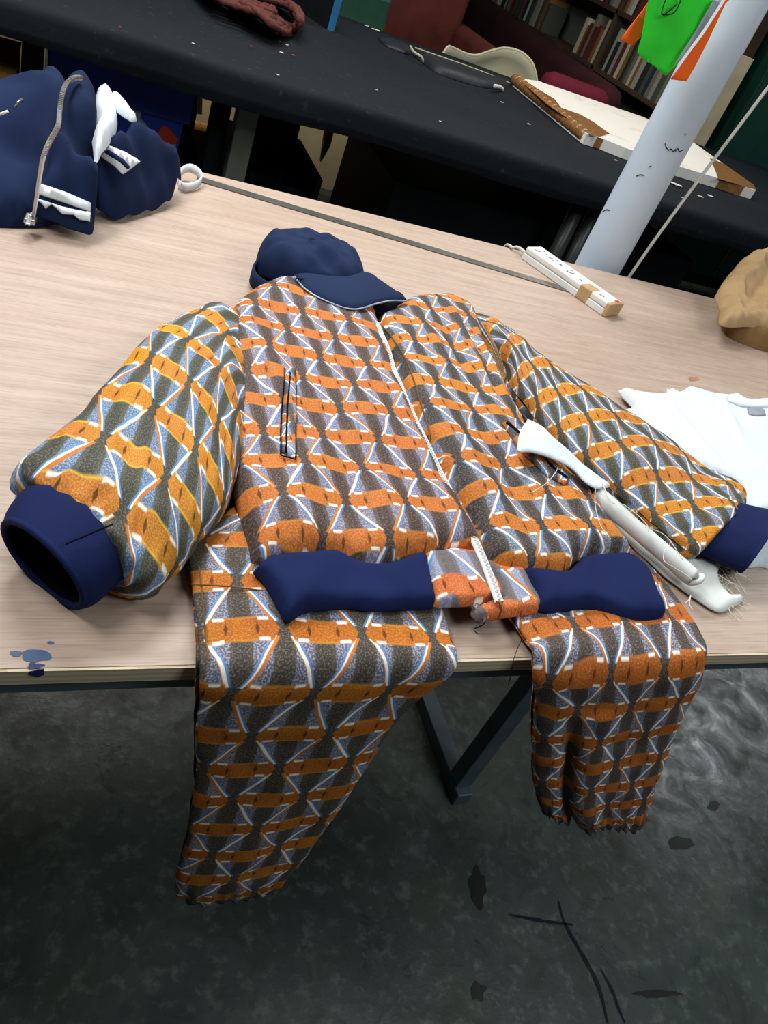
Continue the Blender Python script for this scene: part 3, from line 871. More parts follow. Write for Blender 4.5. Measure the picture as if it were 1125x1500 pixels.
def cuff(name, sts, mat, label, seamat):
    a = [(np.array(s[0]), np.array(s[1]), s[2], s[3]) for s in sts]
    o = loft(name, a, mat, jk, nu=56, nv=26, power=.95, wr=lambda p, u, v, j, t: .0022 * nz(u, v, 0, 14, 3) + .0012 * nz(u, v, 1, 40, 5), caps=False, label=label)
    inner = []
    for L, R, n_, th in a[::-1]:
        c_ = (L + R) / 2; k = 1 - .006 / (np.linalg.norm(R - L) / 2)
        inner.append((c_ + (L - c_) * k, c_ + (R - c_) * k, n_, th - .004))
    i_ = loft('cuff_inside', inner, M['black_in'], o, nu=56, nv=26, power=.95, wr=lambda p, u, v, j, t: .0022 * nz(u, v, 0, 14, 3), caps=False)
    # rolled rim joins the two walls
    L, R, n_, th = a[-1]; c_ = (L + R) / 2; A = (R - L) / 2; pts = []
    k = 1 - .003 / np.linalg.norm(A)
    n_ = np.array(n_, float); n_ /= np.linalg.norm(n_)
    for q in range(61):
        ph = math.pi - 2 * math.pi * q / 60; si = math.sin(ph)
        pts.append(c_ + A * k * math.cos(ph) + n_ * (th - .002) * math.copysign(abs(si) ** .95, si))
    G().tube(pts, .0034, 8, cap=False).build('cuff_rim', mat, o, True)
    return o


cuff('left_cuff', [(P(50, 716, .054), P(196, 822, .040), (0, 0, 1), .034), (P(30, 728, .054), P(186, 838, .038), (0, 0, 1), .038), (P(18, 740, .052), P(160, 862, .034), (0, -.1, 1), .040), (P(8, 755, .050), P(140, 878, .030), (0, -.2, 1), .041), (P(3, 770, .048), P(126, 884, .028), (0, -.3, 1), .042)],
     M['navy'], 'navy ribbed cuff, standing open', None)
stitch('cuff_seam', [P(97, 797, .082), P(130, 783, .084), P(165, 768, .082)], M['black_in'], jk)
Rs = [((740, 545), (680, 455), .036, .026), ((748, 566), (705, 462), .040, .032), ((778, 605), (752, 498), .042, .036), ((815, 648), (803, 540), .042, .038), ((855, 688), (862, 582), .042, .038), ((905, 722), (925, 626), .042, .037),
      ((950, 762), (988, 664), .042, .036), ((990, 796), (1045, 700), .042, .035), ((1018, 812), (1084, 722), .042, .033), ((1030, 806), (1090, 742), .042, .028)]
loft('right_sleeve', [(P(*a, h_), P(*b_, h_), UP, th) for a, b_, h_, th in Rs], M['print_sleeve'], jk, nu=96, nv=110, power=.85, wr=wr_sl(8.3, .005, puck=.8), uvrot=-.62, uvoff=(0, .01))
cuff('right_cuff', [(P(1022, 800, .042), P(1080, 745, .042), UP, .030), (P(1045, 812, .040), P(1092, 748, .042), UP, .031), (P(1070, 824, .038), P(1112, 752, .042), UP, .031), (P(1090, 832, .036), P(1134, 757, .042), UP, .032)], M['navy'], 'navy ribbed cuff at the right sleeve', None)

# ------------------------------------------------------------------ navy cap
cp = empty('baseball_cap', (0, 0, 0), 'navy cloth baseball cap with grey-piped peak resting on the jacket neck', 'cap')
c0 = P(429, 404, .055); c1 = P(543, 402, .050)
sd = (c1 - c0); sd[2] = 0; half = np.linalg.norm(sd) / 2; sd /= np.linalg.norm(sd); fd = np.array([sd[1], -sd[0], 0])
cc = (c0 + c1) / 2 - fd * .052; cc[2] = TOP
nu, nv = 72, 30; vv = []; ff = []
for i in range(nv + 1):
    t = i / nv
    for j in range(nu):
        a = 2 * math.pi * j / nu
        rx = half * 1.06; ry = .085
        ps = t * math.pi / 2
        rr = math.cos(ps) ** .42 if t < 1 else 0
        z = .022 + .058 * math.sin(ps) ** .8
        x_, y_ = math.cos(a), math.sin(a)
        # slumped towards the rear left
        px_ = sd * (rx * rr * x_ - .012 * t) + fd * (ry * rr * y_ - .01 * t)
        nn = nz(x_ * rr, y_ * rr, 0, 1.9, 4.4) * .016 * math.sin(ps) + nz(x_ * rr, y_ * rr, 2, 4.2, 1.4) * .008 * math.sin(ps) - .016 * math.exp(-((rr * x_ - .05) ** 2 + (rr * y_ + .1) ** 2) / .08)
        ridge = .0016 * (abs(math.sin(3 * a)) ** .3 - 1) * (1 - t * .5)
        low = -.022 * max(0, -y_) * (1 - t) ** 2 + (.022 * max(0, y_) * (1 - t) ** 2)
        p = cc + px_ * (1 + ridge * 8) + np.array([0, 0, z + nn + low]); vv.append(p)
for i in range(nv):
    for j in range(nu): ff.append((i * nu + j, i * nu + (j + 1) % nu, (i + 1) * nu + (j + 1) % nu, (i + 1) * nu + j))
o = mk('crown', vv, ff, M['navy3'], cp); so = o.modifiers.new('Solidify', 'SOLIDIFY'); so.thickness = .002; so.offset = -1; CR = np.array(vv)
G().tube([CR[nv * nu - nu] + [0, 0, -.002], CR[nv * nu] + [0, 0, .003]], [.007, .004], 12).build('top_button', M['navy3'], cp, True)
# peak
hp = lambda p: np.array([0.0] * len(p))
peak_px = [(432, 402), (455, 400), (490, 398), (520, 398), (543, 402), (556, 411), (572, 422), (586, 432), (597, 441), (574, 440.5), (551, 445), (536, 450), (521, 453), (505, 451), (490, 446), (469, 437), (449, 425), (438, 414)]
pk, _ = sheet('peak', peak_px, .056, .010, .05, M['navy3'], cp, h=.057, step=.005, nam=.0006, smoothpts=True, seed=2)
edge = crom([P(a, b_, .0575) for a, b_ in [(431, 405), (438, 414), (449, 425), (469, 437), (490, 446), (505, 451), (521, 453), (536, 450), (551, 445), (574, 440.5), (596, 441)]], 60)
G().tube(edge, .0014, 6).build('peak_piping', M['piping'], pk, True)
for q in (.011, .020):
    e2 = [p + (cc * [1, 1, 0] + [0, 0, p[2]] - p) / np.linalg.norm((cc - p)[:2]) * q + [0, 0, .0045 + q * .12] for p in edge[6:-6]]
st_ = [P(433, 408, .062), P(468, 409, .0625), P(508, 404, .063), P(542, 405, .062)]
stitch('peak_seam', st_, M['black_in'], cp, .0012)
a0 = cc - sd * half * 1.05 + [0, 0, .012]
pts = [cc - sd * half * .95 - fd * .04 + [0, 0, .020], cc - sd * half * 1.22 - fd * .02 + [0, 0, .018], cc - sd * half * 1.30 + fd * .01 + [0, 0, .016], cc - sd * half * 1.12 + fd * .045 + [0, 0, .018], cc - sd * half * .85 + fd * .055 + [0, 0, .03]]
pp = crom(pts, 20); g = G(); v_ = []
for i, p in enumerate(pp):
    d = pp[min(i + 1, 19)] - pp[max(i - 1, 0)]; s = np.cross(d, [0, 0, 1]); s /= np.linalg.norm(s); s *= .0015
    v_ += [p - s - [0, 0, .012], p - s + [0, 0, .014], p + s + [0, 0, .014], p + s - [0, 0, .012]]
g.add(v_, [(4 * i + k_, 4 * i + (k_ + 1) % 4, 4 * i + 4 + (k_ + 1) % 4, 4 * i + 4 + k_) for i in range(19) for k_ in range(4)] + [(0, 1, 2, 3), (76, 79, 78, 77)])
g.build('back_strap', M['navy3'], cp, True)

# ------------------------------------------------------------------ heap of navy track tops on the left


def idw(pix):
    A = np.array([P(q[0], q[1], q[2])[:2] for q in pix]); H = np.array([q[2] for q in pix])

    def fn(p):
        d = ((p[:, None, :] - A[None]) ** 2).sum(-1) + 1e-5; w_ = 1 / (d + 5e-4) ** 1.6
        return (w_ * H).sum(1) / w_.sum(1)
    return fn


nj = empty('navy_track_top', (0, 0, 0), 'crumpled navy zip-up fleece top with white stripes in a heap on the left', 'jacket')
A = [(-90, 160, .06), (-20, 152, .07), (30, 147, .085), (65, 131, .10), (92, 128, .12), (112, 170, .11), (118, 250, .08), (105, 335, .0), (45, 335, 0), (0, 334, 0), (-90, 328, 0)]
oA, hA = sheet('body', A, 0, .045, .05, M['navy2'], nj, base=idw(A), seed=1, nam=.012, nsc=8, step=.009, folds=((0, 170, 80, 230, .02, .012), (-20, 230, 60, 270, .022, -.014), (0, 270, 50, 320, .02, .01), (40, 150, 10, 190, .015, .012)))
Cq = [(148, 200, .11), (165, 193, .12), (189, 191, .11), (219, 199, .10), (243, 222, .08), (256, 250, .04), (264, 272, .01), (249, 300, .004), (225, 313, .0), (199, 321, 0), (169, 327, 0), (136, 315, 0), (128, 285, .02), (136, 240, .07)]
oC, hC = sheet('sleeve', Cq, 0, .04, .045, M['navy2'], nj, base=idw(Cq), seed=5, nam=.009, nsc=10, step=.007, folds=((160, 215, 245, 260, .016, .010), (150, 250, 235, 285, .014, -.012), (150, 290, 230, 310, .02, .008), (190, 205, 240, 235, .012, -.009)))
Dq = [(140, 146, .10), (150, 142, .11), (160, 144, .11), (168, 160, .11), (172, 182, .11), (164, 204, .11), (150, 222, .11), (138, 238, .10), (132, 200, .09)]
sheet('white_sleeve_panel', Dq, 0, .030, .02, M['white'], nj, base=idw(Dq), seed=8, nam=.006, nsc=18, step=.005, folds=((150, 150, 160, 215, .008, .006), (160, 150, 166, 200, .006, -.006)), label='white sleeve panel')
sheet('white_stripe', [(160, 157, .11), (176, 166, .11), (190, 178, .11), (198, 192, .11), (190, 194, .11), (178, 182, .11), (166, 172, .11)], 0.02, .014, .012, M['white'], nj, base=idw([(160, 157, .11), (198, 192, .11), (190, 194, .10)]), seed=9, nam=.001, step=.004, label='white stripe over the shoulder')
overlay('white_stripe', [(146, 232), (160, 218), (183, 227), (205, 240), (192, 250), (179, 259), (168, 247)], hC, M['white'], nj, h=.125, lift=.004, label='white stripe on the sleeve')
overlay('navy_line', [(152, 229), (158, 226), (180, 240), (190, 251), (186, 253), (174, 243)], hC, M['navy2'], nj, h=.128, lift=.0065, step=.003)
B = [(86, 170, .125), (90, 138, .145), (98, 122, .155), (110, 115, .16), (122, 116, .16), (138, 138, .15), (142, 160, .145), (143, 215, .13), (134, 262, .07), (132, 300, .025), (135, 350, .008), (102, 345, .008), (70, 338, .008), (48, 333, .008), (49, 305, .03), (58, 262, .07), (66, 225, .11), (76, 195, .125)]
oB, hB = sheet('front_panel', B, 0, .022, .03, M['navy2'], nj, base=idw(B), seed=3, nam=.004, nsc=9, step=.006, folds=((90, 200, 100, 320, .02, .006),))
overlay('white_stripe', [(58, 275), (95, 287), (133, 303), (132, 315), (95, 302), (55, 289)], hB, M['white'], nj, h=.070, lift=.0055, label='white hem stripe, upper', smoothpts=False)
overlay('white_stripe', [(53, 300), (90, 312), (132, 321), (131, 333), (90, 327), (50, 315)], hB, M['white'], nj, h=.045, lift=.009, label='white hem stripe, lower', smoothpts=False)
zpx = [(119, 115, .178), (108, 116, .178), (98, 124, .172), (91, 140, .165), (87, 165, .15), (85, 186, .145), (74, 207, .13), (64, 230, .118), (58, 262, .085), (53, 295, .05), (48, 322, .02)]
zc = crom([P(*q) for q in zpx], 90)
G().tube(zc, .0026, 6).build('zip_tape', M['zip'], nj, True)
g = G()
for i in range(0, 89):
    p = (zc[i] + zc[i + 1]) / 2; g.box((-.0016, -.0032, .0), (.0016, .0032, .0042), Matrix.Translation(Vector(p)) @ Matrix.Rotation(i * .02 + 1.2, 4, 'Z'))
o = g.build('zip_teeth', M['metal'], nj); o['kind'] = 'stuff'
c = P(45, 324, .018); Mx = Matrix.Translation(Vector(c)) @ Matrix.Rotation(1.45, 4, 'Z')
g = G(); g.box((-.014, -.008, 0), (.010, .008, .008), Mx, ch=.002); g.box((-.030, -.004, .006), (-.006, .004, .009), Mx, ch=.001); g.box((-.006, -.002, .008), (.006, .002, .012), Mx, ch=.001)
g.build('zip_slider', M['metal'], nj)
G().tube(crom([P(22, 158, .14), P(26, 150, .15), P(32, 146, .15), P(33, 149, .145)], 14), .0018, 6).build('zip_pull', M['metal'], nj, True)
G().tube(crom([P(-8, 170, .125), P(4, 166, .135), P(12, 163, .14)], 8), .002, 6).build('pocket_piping', M['zip'], nj, True)

# ------------------------------------------------------------------ ruler, loop, power strip
a = P(288, 262, 0); b_ = P(850, 431, 0); d = (b_ - a); d /= np.linalg.norm(d); s = np.array([-d[1], d[0], 0]); wd = .013
n_ = G(); v_ = [a - s * wd, b_ - s * wd, b_ + s * wd, a + s * wd]
tag(n_.slab([q + [0, 0, .0005] for q in v_], (0, 0, .0015)).build('steel_straightedge', M['steel']), 'long dull steel straightedge lying across the back of the plywood table', 'ruler')
lp = crom([P(262, 268, .004), P(266, 256, .012), P(278, 251, .018), (P(290, 258, .016)), P(293, 268, .008), P(284, 276, .004), P(270, 279, .003), P(262, 275, .003)], 40)
v_ = []
for i, p in enumerate(lp):
    v_ += [p + [0, 0, -.002], p + [0, 0, .014]]
o = mk('tape_loop', v_, [(2 * i, 2 * i + 2, 2 * i + 3, 2 * i + 1) for i in range(39)], M['rope']); so = o.modifiers.new('Solidify', 'SOLIDIFY'); so.thickness = .0025
tag(o, 'small loop of white tape at the end of the steel straightedge', 'tape')
psn = empty('power_strip', (0, 0, 0), 'long white plastic power strip patched with tan tape at the back of the table', 'power strip')
a = P(763, 379, 0); b_ = P(884, 465, 0); c_ = P(909, 459, 0)
d = b_ - a; Ln = np.linalg.norm(d); d /= Ln; s = np.array([-d[1], d[0], 0]); W_ = .062
Mx = Matrix(((d[0], s[0], 0, a[0]), (d[1], s[1], 0, a[1]), (0, 0, 1, TOP + .0005), (0, 0, 0, 1)))
G().box((0, 0, 0), (Ln, W_, .016), Mx, ch=.002).build('lower_case', M['plastic'], psn)
G().box((.0, .001, .0165), (Ln, W_ - .001, .032), Mx, ch=.004).build('upper_case', M['plastic'], psn)
G().box((Ln * .66, -.0008, .0005), (Ln * .79, W_ * .62, .0329), Mx, ch=.003).build('tape_wrap', M['tape'], psn, label='tan masking tape wrap')
G().box((Ln - .010, -.0006, .0004), (Ln + .0012, W_ + .0006, .0325), Mx, ch=.003).build('end_tape', M['tape'], psn, label='tan tape around the end')
for k_ in range(3):
    x = Ln * (.12 + .17 * k_); g = G()
    for (dx, dy) in ((.010, 0), (-.006, .010), (-.006, -.010)): g.box((x + dx - .003, W_ / 2 + dy - .002, .0315), (x + dx + .003, W_ / 2 + dy + .002, .0324), Mx)
    g.build('socket', M['mark'], psn)
for k_ in range(7):
    x = Ln * (.06 + .13 * k_) ; yy = W_ * (.2 + .1 * (k_ % 3)); v0 = [Mx @ Vector((x, yy, .0324)), Mx @ Vector((x + .012, yy + .012 * (1 if k_ % 2 else .3), .0325))]
    G().tube(v0, .0008, 4).build('pen_mark', M['mark'], psn)
G().box((Ln - .012, W_ * .55, .0325), (Ln - .004, W_ * .8, .0334), Mx).build('red_mark', M['red'], psn)
G().tube(crom([P(770, 371, .016), P(763, 365, .014), P(756, 362, .009), P(750, 363, .006), P(750, 363, .004) + [0, .03, -.01], P(750, 363, 0) + [0, .04, -.08], P(750, 363, 0) + [0, .04, -.5]], 40), .004, 8).build('cord', M['cable'], psn, True)

# ------------------------------------------------------------------ paper bag
bg = empty('paper_bag', (0, 0, 0), 'crumpled brown paper bag at the right edge of the plywood table', 'bag')
q = [(1054, 452, 0), (1056, 480, 0), (1068, 495, 0), (1095, 507, 0), (1125, 516, 0), (1200, 530, 0), (1240, 480, 0), (1180, 440, 0), (1100, 430, 0)]
sheet('bag_body', q, 0, .050, .018, M['kraft2'], bg, h=0, seed=3, nam=.004, nsc=22, crumple=.012, step=.006)
q = [(1046, 437, .045), (1058, 415, .07), (1071, 399, .09), (1086, 382, .115), (1098, 375, .125), (1125, 373, .13), (1190, 372, .13), (1235, 420, .09), (1220, 490, .04), (1150, 492, .045), (1125, 484, .045), (1095, 479, .045), (1070, 480, .045), (1053, 474, .045), (1054, 456, .045)]
sheet('bag_top', q, 0, .030, .03, M['kraft'], bg, base=idw(q), seed=5, nam=.006, nsc=16, crumple=.028, step=.006, folds=((1065, 440, 1125, 400, .012, .012), (1080, 470, 1110, 420, .01, -.008)))

# ------------------------------------------------------------------ white t-shirt on the right
ws = empty('white_shirt', (0, 0, 0), 'folded white cotton t-shirt lying beyond the right sleeve', 'shirt')
w1 = [(917, 598), (912, 610), (941, 628), (965, 655), (1000, 690), (1060, 730), (1090, 820), (1112, 828), (1160, 820), (1290, 740), (1260, 600), (1125, 588), (1090, 590), (1060, 600), (1000, 600), (950, 600)]
sheet('lower_layer', w1, .001, .010, .012, M['white'], ws, h=.004, seed=2, nam=.003, nsc=9, step=.009)
w2 = [(909, 568), (916, 578), (928, 590), (940, 610), (952, 632), (985, 660), (1040, 690), (1085, 715), (1110, 750), (1130, 750), (1290, 690), (1240, 590), (1125, 584), (1100, 586), (1088, 584), (1076, 576), (1064, 578), (1030, 575), (1004, 568), (995, 574), (989, 575), (981, 564), (977, 578), (955, 578), (937, 575)]
_, hw = sheet('upper_layer', w2, .010, .016, .012, M['white'], ws, h=.018, seed=7, nam=.004, nsc=11, step=.007, smoothpts=False, folds=((925, 578, 990, 655, .008, .006), (940, 576, 1010, 660, .006, -.005), (985, 580, 1060, 670, .010, .005), (1064, 580, 1100, 650, .010, .004), (980, 570, 1000, 610, .005, .005)))
overlay('neck_label', [(1094, 599), (1106, 596), (1119, 601), (1121, 609), (1108, 610), (1097, 608)], hw, M['greylabel'], ws, h=.03, lift=.001)
o = overlay('collar', [(1064, 580), (1076, 578), (1090, 590), (1108, 592), (1140, 590), (1140, 597), (1108, 598), (1084, 596), (1066, 588)], hw, M['white'], ws, h=.028, lift=.001, T=.003)

# ------------------------------------------------------------------ white fabric offcut with frayed threads
sc = empty('white_offcut', (0, 0, 0), 'rolled white satin offcut with frayed threads between jacket body and right sleeve', 'fabric')
s1 = [(773, 614, .085), (763, 630, .085), (759, 650, .083), (760, 661, .082), (775, 663, .078), (791, 667, .075), (818, 677, .07), (838, 689, .065), (858, 709, .06), (874, 719, .055), (892, 714, .055), (880, 700, .06), (855, 682, .065), (832, 658, .075), (812, 638, .085), (795, 622, .088)]
sheet('pointed_scrap', s1, 0, .0015, .003, M['white'], sc, base=idw(s1), seed=2, nam=.001, step=.005, )
s2 = [(868, 728, .03), (878, 756, .015), (905, 785, .008), (933, 812, .006), (973, 847, .004), (1012, 875, .003), (1048, 897, .003), (1068, 893, .003), (1087, 881, .003), (1078, 872, .003), (1064, 872, .004), (1050, 845, .008), (1054, 822, .012), (1038, 812, .018), (1005, 815, .02), (960, 780, .025), (920, 745, .03), (893, 722, .035)]
sheet('satin_sheet', s2, 0.001, .006, .01, M['white2'], sc, base=idw(s2), seed=5, nam=.002, nsc=15, step=.006, folds=((930, 800, 1040, 880, .008, .006), (1010, 840, 1070, 880, .008, .004)))
rl = crom([P(872, 722, .045), P(900, 748, .042), P(940, 782, .038), P(980, 816, .034), P(1014, 846, .03)], 40)
g = G(); g.tube(rl, [.012 + .001 * nz(i * .1, 0, 0) for i in range(40)], 20).build('satin_roll', M['white2'], sc, True)
G().tube(crom([rl[-1] + [0, 0, .0], rl[-1] + [.008, -.004, .008], rl[-1] + [.002, -.01, .004], rl[-1] + [-.004, -.004, -.006], rl[-1] + [.002, .004, -.004]], 16), .004, 8).build('roll_end', M['white2'], sc, True)
rg = random.Random(8); g = G()
for i in range(26):
    x, y = rg.uniform(1040, 1066), rg.uniform(815, 870); p0 = P(x, y, .012); v_ = [p0]
    aa = rg.uniform(-1.2, .4)
    for k_ in range(4):
        aa += rg.uniform(-.7, .7); p0 = p0 + np.array([math.cos(aa) * .012, math.sin(aa) * .012, 0]); p0[2] = max(TOP + .002, p0[2] - .002); v_.append(p0)
    g.tube(crom(v_, 10), .0006, 4, cap=False)
o = g.build('frayed_threads', M['thread'], sc, True); o['kind'] = 'stuff'
for pth in ([(818, 677), (815, 690), (800, 708), (778, 722)], [(872, 715), (872, 740), (880, 770), (895, 790)], [(880, 700), (895, 735), (915, 740), (945, 765), (950, 778)], [(975, 800), (972, 820), (985, 830), (1005, 842), (1014, 850)],
            [(1012, 872), (1008, 880), (1003, 884)], [(1012, 872), (1010, 885), (1015, 893)], [(945, 772), (975, 785), (1000, 820)], [(640, 650), (640, 650)]):
    if pth[0] == pth[1]: continue
    G().tube(crom([P(a, b_, .062) for a, b_ in pth], 20), .0006, 4).build('loose_thread', M['thread'], sc, True)
tag(G().tube(crom([P(715, 900, .02), P(708, 915, .003), P(694, 922, .002), P(700, 928, .002)], 14), .0005, 4).build('thread_end', M['black_in']), 'short dark thread end curled below the jacket zip', 'thread')
tag(G().tube(crom([P(765, 936, .02), P(758, 950, .01), V(752, 968, .408), V(748, 990, .40), V(745, 1003, .40)], 14), .0004, 4).build('dark_thread', M['black_in']), 'thin dark thread hanging over the edge beside the right trouser leg', 'thread')

# ------------------------------------------------------------------ things on the black table
yn = empty('yarn_skein', (0, 0, 0), 'twisted skein of rust-brown yarn on the far left of the black table', 'yarn')
rg = random.Random(5)
for k_ in range(26):
    o1, o2 = rg.uniform(-8, 8), rg.uniform(-5, 5); hh = rg.uniform(.01, .05)
    pp = [(300 + o1, -22 + o2, hh), (345 + o1, 0 + o2, hh + .01), (375, 14 + o2, .03 + hh), (402 + o2, 34 + o1 * .9, .012 + hh), (425, 44 + o1 * .6, .012), (438 + o2 * .6, 34, .02 + hh), (432 + o2, 14, .03 + hh), (408, 0 + o1 * .6, .04), (375 + o2, -8 + o2, .03 + hh), (330, -24 + o1 * .5, hh + .01)]
    c_ = crom([P(*q) for q in pp], 60)
    G().tube(c_, [.012 + .003 * math.sin(i * 1.7 + k_) for i in range(60)], 8).build('yarn_strand', M['yarn'], yn, True)
for k_ in range(16):
    o1, o2 = rg.uniform(-6, 6), rg.uniform(-7, 7); hh = rg.uniform(.012, .05)
    c_ = crom([P(*q) for q in [(285 + o1, -30 + o2, hh), (320, -8 + o2, .02 + hh), (352, 4 + o2, .02 + hh), (382, 14 + o2, .03 + hh), (398 + o1, 20 + o2, .02 + hh)]], 40)
    G().tube(c_, [.011 + .003 * math.sin(i * 1.7 + k_) for i in range(40)], 8).build('yarn_strand', M['yarn'], yn, True)
bx = empty('dark_box', (0, 0, 0), 'dark box with a blue edge standing behind the yarn skein', 'box')
a = P(440, 18, 0); b_ = P(480, 44, 0); d = b_ - a; d /= np.linalg.norm(d); s = np.array([-d[1], d[0], 0])
a = b_ - d * .30
G().slab([a + [0, 0, .001], b_ + [0, 0, .001], b_ + s * .03 + [0, 0, .001], a + s * .03 + [0, 0, .001]], (0, 0, .20)).build('body', M['blackbox'], bx)
G().slab([b_ - s * .003 + [0, 0, .001], b_ + d * .006 - s * .003 + [0, 0, .001], b_ + s * .03 + d * .006 + [0, 0, .001], b_ + s * .03 + [0, 0, .001]], (0, 0, .20)).build('blue_edge', M['bluedge'], bx)

fb = empty('folded_case', (0, 0, 0), 'flat black folded pouch with cream trim on the black table before the cream shell chair', 'pouch')
M['pouch'] = plain('black_pouch', '#1b1f24', .55, .3, var=.15)
sheet('flap', [(553, 54, .008), (575, 57, .01), (600, 68, .01), (598, 78, .005), (575, 72, .003), (560, 64, .003)], 0, .010, .02, M['pouch'], fb, base=idw([(553, 54, .004), (600, 68, .004), (575, 72, .003)]), step=.02, nam=.002)
sheet('body', [(602, 70, .02), (640, 83, .02), (680, 96, .02), (715, 108, .02), (748, 121, .015), (735, 131, .004), (715, 129, .004), (676, 119, .003), (640, 106, .003), (617, 90, .003), (606, 78, .01)], 0.001, .03, .05, M['pouch'], fb, h=.01, step=.02, nam=.005, nsc=6)
G().tube(crom([P(601, 68, .03), P(606, 76, .035), P(618, 84, .03), P(619, 92, .01)], 16), .006, 6).build('trim', M['shell'], fb, True)
G().tube(crom([P(608, 70, .038), P(640, 81, .036), P(680, 95, .034), P(712, 107, .03), P(748, 122, .02)], 24), .003, 6).build('trim', M['shell'], fb, True)
G().tube(crom([P(725, 126, .03), P(733, 128, .02), P(736, 132, .008)], 8), .009, 6).build('buckle', M['chip'], fb, True)

wb = empty('wrapped_board', (0, 0, 0), 'white board taped with brown parcel tape lying on the black table', 'board')
HB = .045
top = [P(756, 113, HB), P(790, 119, HB), P(944, 172, HB), P(1012, 206, HB), P(1104, 271, HB), P(1107, 279, HB), P(1055, 262, HB), P(983, 240, HB), P(917, 217, HB), P(883, 203, HB), P(860, 196, HB)]
G().slab([q - [0, 0, .0] for q in top], (0, 0, -HB + .002)).build('panel', M['board'], wb)
# tape wrapped ribs along the left edge
a = P(754, 116, .03); b_ = P(857, 199, .03)
rg = random.Random(2); nR = 15
for k_ in range(nR):
    t0, t1 = k_ / nR, (k_ + 1) / nR; p0 = a + (b_ - a) * t0; p1 = a + (b_ - a) * t1; m_ = (p0 + p1) / 2
    rr = [.0252, .0268, .027, .0268, .0252]
    G().tube([p0 + (p1 - p0) * q for q in (0, .25, .5, .75, 1.04)], rr, 12).build('tape_band', M['btape'], wb, True)
e = (b_ - a) / np.linalg.norm(b_ - a)
def topstrip(pix, z, mat, name, th=.0012):
    G().slab([P(x, y, HB + z) for x, y in pix], (0, 0, th)).build(name, mat, wb)
topstrip([(762, 118), (775, 122), (790, 132), (812, 145), (822, 158), (850, 168), (868, 178), (893, 196), (880, 200), (866, 199), (840, 180), (800, 152)], .0006, M['btape'], 'tape_patch')
topstrip([(1040, 232), (1060, 240), (1104, 271), (1107, 278), (1052, 262), (1048, 250)], .0006, M['btape'], 'tape_patch')
# front side tape
def frontstrip(pa, pb, mat, name):
    q0 = P(*pa, HB); q1 = P(*pb, HB); nrm = np.array([(q1 - q0)[1], -(q1 - q0)[0], 0]); nrm /= np.linalg.norm(nrm)
    G().slab([q0 + nrm * .001, q1 + nrm * .001, q1 + nrm * .001 - [0, 0, HB - .003], q0 + nrm * .001 - [0, 0, HB - .003]], tuple(nrm * .001)).build(name, mat, wb)
frontstrip((868, 198), (884, 203.6), M['btape'], 'side_tape'); frontstrip((1055, 262), (1106, 278.5), M['btape'], 'side_tape')

# ------------------------------------------------------------------ beneath the black table
bn = empty('blue_bin', (0, 0, 0), 'blue plastic storage bin with grey paper labels under the black table', 'bin')
yb = 2.86
xl, xr, zt_ = -.01, .405, .745
G().add  # noqa
g = G(); W2 = .012
f0 = [(xl + .03, yb + .03, .01), (xr - .03, yb + .03, .01), (xr - .03, yb + .42, .01), (xl + .03, yb + .42, .01)]; f1 = [(xl, yb, zt_), (xr, yb, zt_), (xr, yb + .45, zt_), (xl, yb + .45, zt_)]
i0 = [(x + (W2 if i in (0, 3) else -W2), y + (W2 if i < 2 else -W2), .03) for i, (x, y, z) in enumerate(f0)]; i1 = [(x + (W2 if i in (0, 3) else -W2), y + (W2 if i < 2 else -W2), zt_) for i, (x, y, z) in enumerate(f1)]
g.add(f0 + f1 + i0 + i1, [(3, 2, 1, 0)] + [(i, (i + 1) % 4, 4 + (i + 1) % 4, 4 + i) for i in range(4)] + [(4 + i, 4 + (i + 1) % 4, 12 + (i + 1) % 4, 12 + i) for i in range(4)] + [(12 + i, 12 + (i + 1) % 4, 8 + (i + 1) % 4, 8 + i) for i in range(4)] + [(8, 9, 10, 11)])
g.build('tub', M['blue_bin'], bn)
g = G(); g.box((xl - .015, yb - .018, zt_ - .11), (xr + .015, yb - .001, zt_ + .005), ch=.004); g.box((xl - .015, yb + .451, zt_ - .11), (xr + .015, yb + .468, zt_ + .005), ch=.004)
g.box((xl - .018, yb - .0, zt_ - .11), (xl - .001, yb + .45, zt_ + .005), ch=.004); g.box((xr + .001, yb, zt_ - .11), (xr + .018, yb + .45, zt_ + .005), ch=.004)
g.build('rim', M['blue_bin'], bn)


def on_bin(pix, mat, name, label=None):
    G().slab([V(a, b_, yb + .002 + .03 * (zt_ - V(a, b_, yb)[2]) / zt_) + [0, -.003, 0] for a, b_ in pix], (0, -.0012, 0)).build(name, mat, bn, label=label)


on_bin([(158, 122), (181, 126), (178, 152), (172, 142), (167, 158), (156, 152)], M['greylabel'], 'paper_label')
on_bin([(189, 129), (209, 132), (206, 172), (190, 168), (192, 158), (187, 148)], M['greylabel'], 'paper_label')
on_bin([(190, 171), (205, 172), (218, 186), (219, 204), (196, 196)], M['greylabel'], 'paper_label')
on_bin([(238, 183), (244, 184), (261, 203), (257, 210), (226, 210), (230, 196)], M['red'], 'red_sticker')
on_bin([(228, 210), (258, 211), (256, 216), (234, 214)], M['greylabel'], 'paper_label')

pl = tag(G().box((-.105, 2.95, 0), (-.04, 3.0, .845), ch=.003).build('timber_upright', M['dwood']), 'dark rough timber upright left of the blue bin', 'timber')


